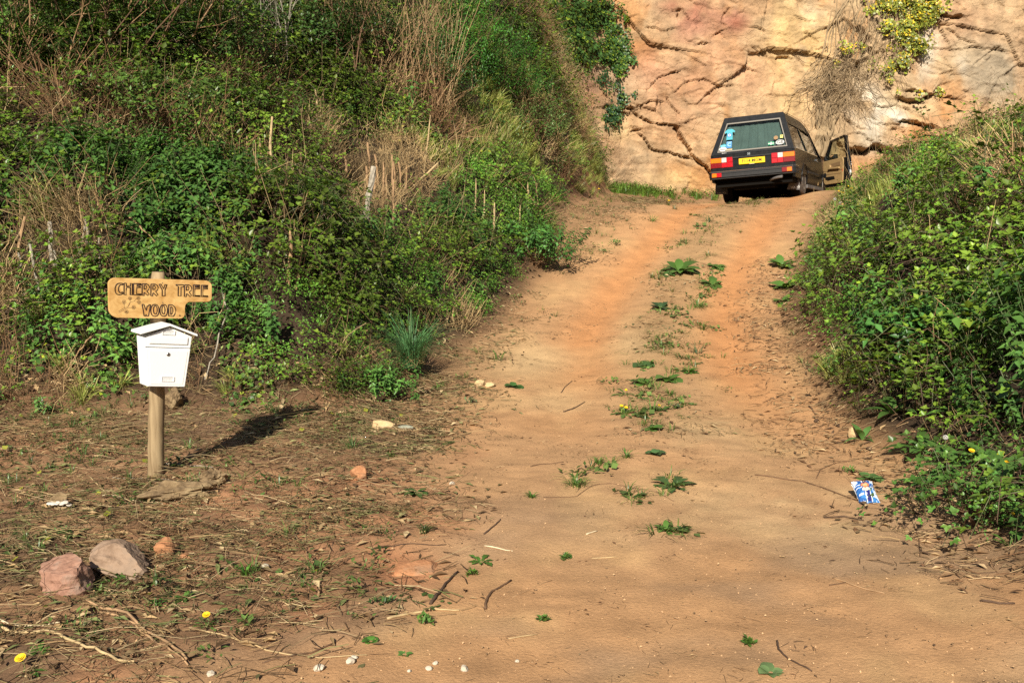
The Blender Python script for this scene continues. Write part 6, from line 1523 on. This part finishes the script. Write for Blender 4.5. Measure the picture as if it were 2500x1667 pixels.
bush('leafy_bush', 'bright clump where the left bank bulges into the track', 'bush', at(1310, 620, .1), TM['soft'] + TM['nettle'], 90, (.55, .55, .40), (.06, .155, .028), (.9, 1.3))
# big docks on the right verge
def dock(px, py, L, label, n=9, col=(.075, .15, .035), lift=0.0):
    p = at(px, py, lift)
    def b(t): leaves_obj(rosette(n, L, L * .30, 18, 72, .75, 6, [.16, .55, .9, 1.0, .85, .5, 0]), col, t, name='leaves')
    return plant('dock_plant', label, 'weed', p, b)
dock(2255, 1105, .26, 'tall dock with broad leaves behind the dandelion seed head', 10); dock(2330, 1150, .24, 'dock with drooping leaves below the large dandelion', 9); dock(2400, 1130, .26, 'dock between the two upper right dandelions', 9); dock(2180, 1010, .24, 'dock at the foot of the right bank above the seed head', 9); dock(2105, 1075, .17, 'dock with one long pale leaf beside the tan wedge of rock', 6, (.09, .19, .05))
dock(2270, 1190, .20, 'low dock spreading over the sand at the right verge', 8, (.06, .13, .035)); dock(2440, 1190, .26, 'dock against the right edge of the photo', 8); dock(2230, 960, .24, 'upright dock higher on the right bank', 8); dock(2460, 1010, .26, 'dark dock at the right edge above the dandelions', 8, (.06, .12, .035)); dock(2110, 930, .2, 'small dock at the edge of the right bank', 7); dock(2340, 1020, .24, 'narrow leafed dock left of the right edge', 8)
# yellow-green thistle right of the mailbox
dock(590, 905, .20, 'yellow green thistle right of the white mailbox', 7, (.17, .22, .05), .12); dock(640, 960, .14, 'small pale leafed plant at the foot of the bank right of the mailbox', 6, (.15, .20, .06))

# ---- crisp packet
kp = at(2113, 1222); kt = thing('crisp_packet', 'crumpled blue and white crisp packet lying on the sandy right side of the track', 'packet', kp)
def packet_mat():
    m, n, l, p = new_mat('packet_foil'); at_ = n.new('ShaderNodeAttribute'); at_.attribute_name = 'Col'; l.new(at_.outputs['Color'], p.inputs['Base Color']); p.inputs['Roughness'].default_value = .28; p.inputs['Specular IOR Level'].default_value = .6; return m
ku, kv, kn = Vector((1, .12, 0)).normalized(), Vector((-.12, 1, .0)).normalized(), Vector((0, 0, 1))
nxp, nyp = 64, 72; PW, PH_ = .118, .150
U, V = np.meshgrid(np.linspace(0, 1, nxp), np.linspace(0, 1, nyp))
Hh = .035 * np.sin(np.pi * np.clip(U, 0, 1)) ** .5 * np.sin(np.pi * V) ** .5 * (.6 + .8 * fbm(U * 4, V * 4, 501, 4)) + .012 * np.abs(fbm(U * 9, V * 7, 503, 3) - .5) + .085 * V ** 1.2 + .004
xx = (U - .5) * PW * (1 - .10 * np.sin(np.pi * V)) + .004 * (fbm(V * 9, U * 2, 505, 2) - .5); yy = (V - .5) * PH_ * .72
cb = np.zeros(U.shape + (3,)) + np.array((.022, .10, .32)); cb = np.where((fbm(U * 5, V * 5, 507, 3) > .56)[..., None], np.array((.045, .19, .46)), cb)
def rect(u0, u1, v0, v1, c):
    m = (U > u0) & (U < u1) & (V > v0) & (V < v1); cb[m] = c
Wt = (.62, .65, .72)
for u0 in (.36, .60): rect(u0, u0 + .05, 0, .34, Wt); rect(u0 + .03, u0 + .075, .80, 1.0, Wt)
rect(.41, .60, .02, .32, (.015, .015, .13)); rect(.46, .60, .80, 1.0, (.035, .025, .03)); rect(.50, .57, .84, .93, (.65, .48, .30))
rect(0, .30, .0, .035, Wt); rect(.62, .95, .12, .16, Wt); rect(.05, .30, .24, .31, Wt)
m = ((U < .22) & (V > .74) & (V - .74 > (U - .02) * .4)) | ((U > .82) & (V > .78)) | ((U > .80) & (V < .55) & (fbm(U * 14, V * 10, 509, 2) > .42)); cb[m] = (.55, .66, .86)
m = ((U - .48) / .24) ** 2 + ((V - .62) / .17) ** 2 < 1; cb[m] = (.10, .08, .16)
m = ((U - .48) / .21) ** 2 + ((V - .62) / .11) ** 2 < 1; cb[m] = (.75, .20, .06); rect(.36, .60, .60, .625, (.85, .62, .40)); rect(.34, .62, .655, .675, (.85, .62, .40)); rect(.38, .58, .56, .575, (.85, .62, .40))
m = ((U - .48) / .22) ** 2 + ((V - .43) / .06) ** 2 < 1; cb[m] = (.80, .68, .42)
m = (np.abs(V - .50 - .18 * np.abs(U - .5)) < .018) & (np.abs(U - .5) > .2); cb[m] = Wt; m = (np.abs(V - .66 - .1 * np.abs(U - .5)) < .014) & (np.abs(U - .5) > .24); cb[m] = Wt
top = xx[..., None] * np.array(ku) + yy[..., None] * np.array(kv) + Hh[..., None] * np.array((0, 0, 1))
bot = top.copy(); bot[..., 2] = .085 * V ** 1.2 * .9
ii = np.arange(nxp * nyp).reshape(nyp, nxp); q1 = np.stack([ii[:-1, :-1], ii[:-1, 1:], ii[1:, 1:], ii[1:, :-1]], -1).reshape(-1, 4)
mesh_np('wrapper', np.concatenate([top.reshape(-1, 3), bot.reshape(-1, 3)]), np.concatenate([q1, q1[:, ::-1] + nxp * nyp]), packet_mat(), np.concatenate([cb.reshape(-1, 3), cb.reshape(-1, 3) * 0 + .6]), True, kt)
# ================================================================== CLIFF PLANTS, SHRUBS AND SAPLINGS
def cliff_normal(x, z):
    e = .12; gx_ = (cliff_y(x + e, z, False) - cliff_y(x - e, z, False)) / (2 * e); gz_ = (cliff_y(x, z + e, False) - cliff_y(x, z - e, False)) / (2 * e)
    n = np.stack([gx_, -np.ones_like(gx_), gz_], -1); return n / np.linalg.norm(n, axis=-1, keepdims=True)
def cliff_leaves(blobs, n, tms, col, off, hs, sc, hang=.0):
    """leaves on the rock inside blurred ellipses given in photo pixels: (cx, cy, rx, ry, weight)"""
    w = np.array([b[4] * b[2] * b[3] for b in blobs]); w = w / w.sum(); pick = rng.choice(len(blobs), n, p=w); B = np.array(blobs)[pick]
    px = B[:, 0] + rng.normal(0, .55, n) * B[:, 2]; py = B[:, 1] + rng.normal(0, .55, n) * B[:, 3]
    x = (px - 1250) / F * 26.5; v = -(py - 833.5) / F; yy = cP + v * sP; zz = -sP + v * cP; t = 26.6 / yy; x = (px - 1250) / F * t; z = CAMZ + zz * t
    for _ in range(3):
        y = cliff_y(x, z, False); t = (y - .1) / yy; x = (px - 1250) / F * t; z = CAMZ + zz * t
    y = cliff_y(x, z); nr = cliff_normal(x, z) + np.array([0, 0, .25]); p = np.stack([x, y, z], -1) + nr * (off * rng.random((n, 1)))
    j = rng.integers(0, len(tms), n)
    for i, tm in enumerate(tms):
        m = j == i; sc.add(tm, p[m], np.array(col) * rng.uniform(.6, 1.4, (m.sum(), 1)), rng.uniform(*hs, m.sum()), nrm=nr[m])
    return p
ivyS = [tm_ivy(18, .085, .16, .05), tm_ivy(14, .10, .15, .06), tm_ivy(20, .07, .18, .05)]
def creeper(name, label, cat, leafblobs, n, col, hs, stems, stem_m, off=.12, tms=None):
    t = thing(name, label, cat, at_cliff(*stems[0][0])); o = np.array(t.location)
    sc = Scatter(); 
    if n: cliff_leaves(leafblobs, n, tms or ivyS, col, off, hs, sc); sc.build('leaves', M_LEAF, t, off=o)
    mb = MB()
    for st in stems:
        pts = st[:-1] if isinstance(st[-1], float) else st; r = st[-1] if isinstance(st[-1], float) else .012
        q = []
        for a, b in zip(pts[:-1], pts[1:]):
            for k in range(5): u = k / 5; q.append((a[0] + (b[0] - a[0]) * u + random.uniform(-2.5, 2.5), a[1] + (b[1] - a[1]) * u + random.uniform(-2, 2)))
        q.append(pts[-1]); W = [at_cliff(*p_, .04) - Vector(o) for p_ in q]
        mb.tube(W, [r * (1 - .55 * i / len(W)) for i in range(len(W))], 6)
    mb.build('stems', stem_m, t); return t
creeper('ivy', 'dark glossy ivy draping the left end of the cliff down to a hanging tongue', 'ivy',
        [(1500,95,28,60,1),(1480,130,40,40,1),(1525,145,22,20,1),(1420,60,50,70,1.1),(1440,20,50,30,1),(1390,90,55,60,1),(1340,40,60,60,1),(1400,130,60,40,.8),(1460,40,30,60,1),(1510,160,20,14,.8),(1275,40,50,50,1),(1300,110,50,60,1),(1360,150,50,40,.8)], 780, (.045, .10, .02), (.55, 1.0),
        [[(1420,180),(1430,120),(1410,60),(1430,0),.03],[(1500,150),(1480,90),(1465,30),.02],[(1425,180),(1400,110),(1380,50),.02]], M_STK['tan'], .14)
creeper('ivy', 'small dark ivy patch on the lower left edge of the bare cliff', 'ivy', [(1500,280,16,26,1),(1485,300,16,14,.8),(1520,240,14,12,.4),(1540,228,12,8,.3),(1470,190,14,30,.4),(1500,200,14,20,.3)], 60, (.03, .075, .025), (.55, .85), [[(1495,310),(1500,270),(1520,240),(1550,225),.010]], M_STK['brown'], .10)
M_VINE = mat('dry_vine', (.27, .19, .105), .9, var=.4, vscale=4)
rs = random.Random(21); stems = []
c6 = lambda a, b: (1950 + a / 3.92, b / 3.92)
for k in range(26):                                # old woody trunk splitting upwards over the rock
    x0 = rs.uniform(170, 330); x1 = x0 + rs.uniform(-60, 220); x2 = rs.uniform(330, 900); stems.append([c6(x0 + rs.uniform(-20, 60), 1500), c6(x0, 1150), c6(x1, 850), c6((x1 + x2) / 2 + rs.uniform(-40, 40), 500), c6(x2, 0), rs.uniform(.012, .034)])
for k in range(26):
    x2 = rs.uniform(420, 1300); x1 = x2 - rs.uniform(20, 260); stems.append([c6(x2, 0), c6(x1 + 60, 230), c6(x1, rs.uniform(400, 560)), c6(x1 - rs.uniform(0, 180), rs.uniform(620, 800)), rs.uniform(.010, .022)])
creeper('climbing_vine', 'dry woody vine with yellow green leaves spread over the cliff above the open car door', 'climber',
        [(c6(*q)[0], c6(*q)[1], rx / 3.92, ry / 3.92, w) for q, rx, ry, w in (((1270,70),110,110,1),((1150,220),110,90,1),((1010,350),110,110,1),((860,320),80,70,1),((1110,450),85,70,1.5),((990,600),60,60,.9),((860,690),50,60,.9),((850,780),50,40,.8),((940,870),50,40,.5),((430,520),60,40,.5),((370,610),40,40,.4),((715,650),40,40,.5),((720,70),80,70,.5),((900,80),120,80,.7),((1060,60),110,80,.8),((640,480),60,50,.4),((1150,940),40,20,.3),((1350,920),50,30,.4))],
        230, (.20, .225, .03), (.5, .95), stems, M_VINE, .30)
# tangle of fine dry tendrils hanging below the vine
t = thing('vine_tangle', 'curtain of fine dry tendrils hanging on the cliff beside the car roof', 'climber', at_cliff(2020, 250)); o = np.array(t.location); mb = MB()
for k in range(420):
    a, b = rs.gauss(380, 190), rs.uniform(520, 1000); 
    if a < 150: a = 150 + rs.uniform(0, 150)
    p0 = at_cliff(*c6(a, b), .06 + rs.uniform(0, .22)); L = rs.uniform(.25, 1.1); q = [p0 - Vector(o)]; d = Vector((rs.uniform(-.9, .9), rs.uniform(-.3, .3), rs.uniform(-1, .4)))
    for s_ in range(5):
        d = (d + Vector((rs.uniform(-.8, .8), rs.uniform(-.4, .4), rs.uniform(-.7, .35)))).normalized(); q.append(q[-1] + d * L / 5)
    mb.tube(q, rs.uniform(.003, .0075), 3, caps=False)
for k in range(150):
    a, b = rs.uniform(420, 1150), rs.uniform(30, 620) ; a = min(a, 1200 - b * .5); p0 = at_cliff(*c6(a, b), .05 + rs.uniform(0, .2)); L = rs.uniform(.3, 1.0); q = [p0 - Vector(o)]; d = Vector((rs.uniform(-.6, .6), 0, -1))
    for s_ in range(4): d = (d + Vector((rs.uniform(-.6, .6), rs.uniform(-.3, .3), rs.uniform(-.6, .2)))).normalized(); q.append(q[-1] + d * L / 4)
    mb.tube(q, rs.uniform(.003, .007), 3, caps=False)
mb.build('tendrils', M_VINE, t)
mb = MB()
for (x0, x1) in ((160, 300), (185, 260), (220, 420), (300, 200), (165, 190)):
    pts = [at_cliff(*c6(x0 + (x1 - x0) * u + rs.uniform(-14, 14), 1500 - 520 * u), .10) - Vector(o) for u in [i / 8 for i in range(9)]]; mb.tube(pts, [.062 * (1 - .55 * i / 8) for i in range(9)], 7)
mb.build('root', M_VINE, t)
# bare scrub in front of the cliff on the right, and whips at the top of the left bank
def scrub(name, label, cat, p, n, h, spread, m, lean=(0, 0), r=.006, leaf=None, group=None, branch=3):
    t = thing(name, label, cat, p, group); mb = MB(); tips = []
    for k in range(n):
        b = Vector((rs.uniform(-1, 1) * spread, rs.uniform(-1, 1) * spread * .6, -.08)); d = Vector((rs.gauss(lean[0], .22), rs.gauss(lean[1], .2), 1)).normalized(); L = h * rs.uniform(.5, 1.1); q = [b]
        for s_ in range(6): d = (d + Vector((rs.uniform(-.16, .16), rs.uniform(-.16, .16), rs.uniform(-.12, .06)))).normalized(); q.append(q[-1] + d * L / 6)
        rr_ = r * rs.uniform(.6, 1.3); mb.tube(q, [rr_ * (1 - .7 * i / 6) for i in range(7)], 5, caps=False); tips += q[2:]
        for _ in range(branch):
            i = rs.randint(1, 5); e = (d + Vector((rs.uniform(-1, 1), rs.uniform(-1, 1), rs.uniform(-.3, .6)))).normalized(); l2 = L * rs.uniform(.15, .4); w = [q[i], q[i] + e * l2 * .5 + Vector((0, 0, rs.uniform(-.03, .05))), q[i] + e * l2]; mb.tube(w, [rr_ * .45, rr_ * .35, rr_ * .15], 4, caps=False); tips += w[1:]
    mb.build('branches', m, t)
    if leaf:
        tm, col, cnt, sc_ = leaf; s = Scatter(); T_ = np.array([tips[rs.randrange(len(tips))] for _ in range(cnt)], float) + rng.normal(0, .05, (cnt, 3)); s.add(tm, T_, np.array(col) * rng.uniform(.6, 1.4, (cnt, 1)), rng.uniform(.6, 1.2, cnt) * sc_); s.build('leaves', M_LEAF, t)
    return t
LF1 = tm_soft(.05, 12, .03, .05); LF2 = tm_soft(.06, 16, .04, .07)
for i, (px, py, h, n_, lb) in enumerate(((2230, 330, 1.3, 9, 'thin bare scrub in front of the orange rock right of the car door'), (2330, 300, 1.7, 12, 'tall bare scrub with crossing stems right of the cliff ledge'), (2420, 260, 2.0, 12, 'tallest bare scrub at the right edge before the grey rock'), (2160, 385, .7, 9, 'low bare scrub beside the open car door'), (2480, 230, 1.7, 8, 'bare scrub cut by the right edge of the photo'))):
    scrub('bare_scrub', lb, 'shrub', at(px, py, .05), n_, h, .35, M_STK['tan'] if i % 2 else M_STK['brown'], (rs.uniform(-.1, .3), -.1), .008, (LF1, (.10, .16, .03), 40, 1.0))
def top_shrub(px, py, lb, n_, h, sp, m, leaf, lean=(0, 0), r=.009, lift=.3): return scrub('shrub', lb, 'shrub', at(px, py, lift), n_, h, sp, m, lean, r, leaf)
top_shrub(60, 150, 'brown twigged shrub in the top left corner', 22, 2.1, .6, M_STK['tan'], (LF1, (.07, .12, .025), 620, 1.1), (.2, -.25)); top_shrub(200, 120, 'leafy shrub right of the top left corner shrub', 22, 2.0, .7, M_STK['brown'], (LF1, (.06, .12, .025), 760, 1.1), (.1, -.2))
top_shrub(330, 90, 'open shrub with arching tan branches at the top left', 20, 1.9, .7, M_STK['tan'], (LF1, (.065, .11, .025), 560, 1.1), (.45, -.3)); top_shrub(450, 60, 'shrub with grey stems at the top edge, left of centre', 14, 1.3, .5, M_STK['grey'], (LF1, (.06, .11, .02), 260, 1.0), (.1, -.1))
top_shrub(640, 80, 'clump of dead upright stems at the top edge', 34, 1.5, .35, M_STK['grey'], None, (.02, -.05), .006); top_shrub(760, 110, 'dark leafed shrub at the top middle', 16, 1.3, .6, M_STK['brown'], (LF1, (.05, .11, .022), 420, 1.0)); top_shrub(860, 130, 'olive shrub with many fine twigs at the top middle', 22, 1.6, .5, M_STK['tan'], (LF1, (.08, .12, .03), 320, .9), (0, -.1), .006)
top_shrub(990, 190, 'stand of thin dry whips left of the bright green bush', 46, 1.9, .5, M_STK['tan'], (LF1, (.09, .13, .03), 120, .9), (.10, -.05), .006); top_shrub(1060, 210, 'second stand of dry whips touching the bright green bush', 26, 1.6, .4, M_STK['straw'], (LF1, (.09, .14, .03), 160, .9), (.12, 0), .006)
for (px, py, sx, n_, lb, cl) in ((1140, 70, (1.0, .7, 1.2), 190, 'bright green feathery bush at the top of the bank below the ivy', (.05, .17, .02)), (1230, 130, (.8, .6, .8), 110, 'smaller feathery green bush touching the ivy', (.05, .15, .02)), (1060, 130, (.8, .7, .8), 100, 'dark green bush left of the feathery bush', (.035, .095, .02)), (1290, 230, (.7, .6, .5), 60, 'low green bush on the bank under the ivy', (.07, .13, .03))):
    bush('green_bush', lb, 'bush', at(px, py + 90, .2), [tm_soft(.3, 70, .032, .22), tm_nettle(.4, 9, .05, .3)], n_, sx, cl, (.8, 1.3))
def branch(pts, r, m, lb, dz):
    """long bare branch reaching over the bank; dz lifts it above the ground, in metres"""
    W = [at(px, py, dz) + Vector((0, 0, dz)) for px, py in pts]; o = W[0]; q = []
    for a, b in zip(W[:-1], W[1:]):
        for k in range(4): q.append(a.lerp(b, k / 4) - o + Vector((rs.uniform(-1, 1), rs.uniform(-1, 1), rs.uniform(-1, 1))) * .012)
    q.append(W[-1] - o); mb = MB(); mb.tube(q, [r * (1 - .6 * i / len(q)) for i in range(len(q))], 6); ob = mb.build('branch', M_STK[m], None, smooth_=True); ob.location = o; return tag(ob, lb, 'branch')
branch([(205,112),(260,116),(310,105),(370,80),(420,60),(455,45)], .016, 'straw', 'long pale branch curving up to the right at the top left', .45)
branch([(50,55),(110,62),(200,62),(290,52)], .012, 'tan', 'level tan branch above the long pale one', .5); branch([(115,70),(190,80),(290,78),(330,76)], .010, 'tan', 'thin tan branch just above the long pale one', .5)
branch([(690,222),(672,150),(650,70),(640,0)], .014, 'straw', 'tall leaning pale sapling at the top, left of centre', .25); branch([(45,90),(40,40),(36,0)], .022, 'grey', 'upright grey stem in the top left corner', .4); branch([(240,215),(262,190),(268,170)], .012, 'tan', 'short hooked branch below the long pale branch', .35)
branch([(160,215),(170,190),(180,170)], .018, 'brown', 'rusty stub of a branch in the dark hollow', .35); branch([(60,150),(100,190),(150,215)], .010, 'dark', 'dark branch falling into the hollow at the left', .4); branch([(320,530),(360,580),(430,640)], .008, 'tan', 'thin diagonal stem above the name sign', .25)
branch([(540,700),(555,760),(520,870),(500,930)], .009, 'grey', 'slender upright sapling right of the mailbox', .18); branch([(245,800),(200,850),(170,900)], .008, 'tan', 'tan bramble stem sloping down left of the mailbox', .2); branch([(255,700),(262,760),(250,830)], .007, 'tan', 'thin stem left of the name sign', .2)

for (px, py, sx, n_, lb, cl) in ((90, 100, (.9, .6, .7), 120, 'dark leafy bush at the left edge near the top', (.05, .095, .018)), (300, 60, (.8, .6, .6), 110, 'dense dark bush at the top behind the arching branches', (.045, .10, .02)), (470, 90, (.8, .6, .6), 100, 'dark bush at the top edge beside the grey stemmed shrub', (.05, .10, .018)),
    (700, 60, (.9, .6, .6), 120, 'dark bush at the top edge right of the dead upright stems', (.04, .085, .018)), (870, 70, (.9, .6, .7), 120, 'deep green bush at the top edge left of the dry whips', (.045, .09, .018)), (350, 230, (.7, .5, .5), 90, 'leafy bramble mound under the long pale branch', (.07, .125, .02)), (560, 230, (.8, .5, .5), 100, 'leafy bramble mound left of the leaning sapling', (.07, .13, .02))):
    bush('dark_bush', lb, 'bush', at(px, py + 40, .2), [tm_bramble(3, .34, .045), tm_nettle(.3, 6, .05), tm_soft(.3, 50, .036, .2)], n_, sx, cl, (.7, 1.2))
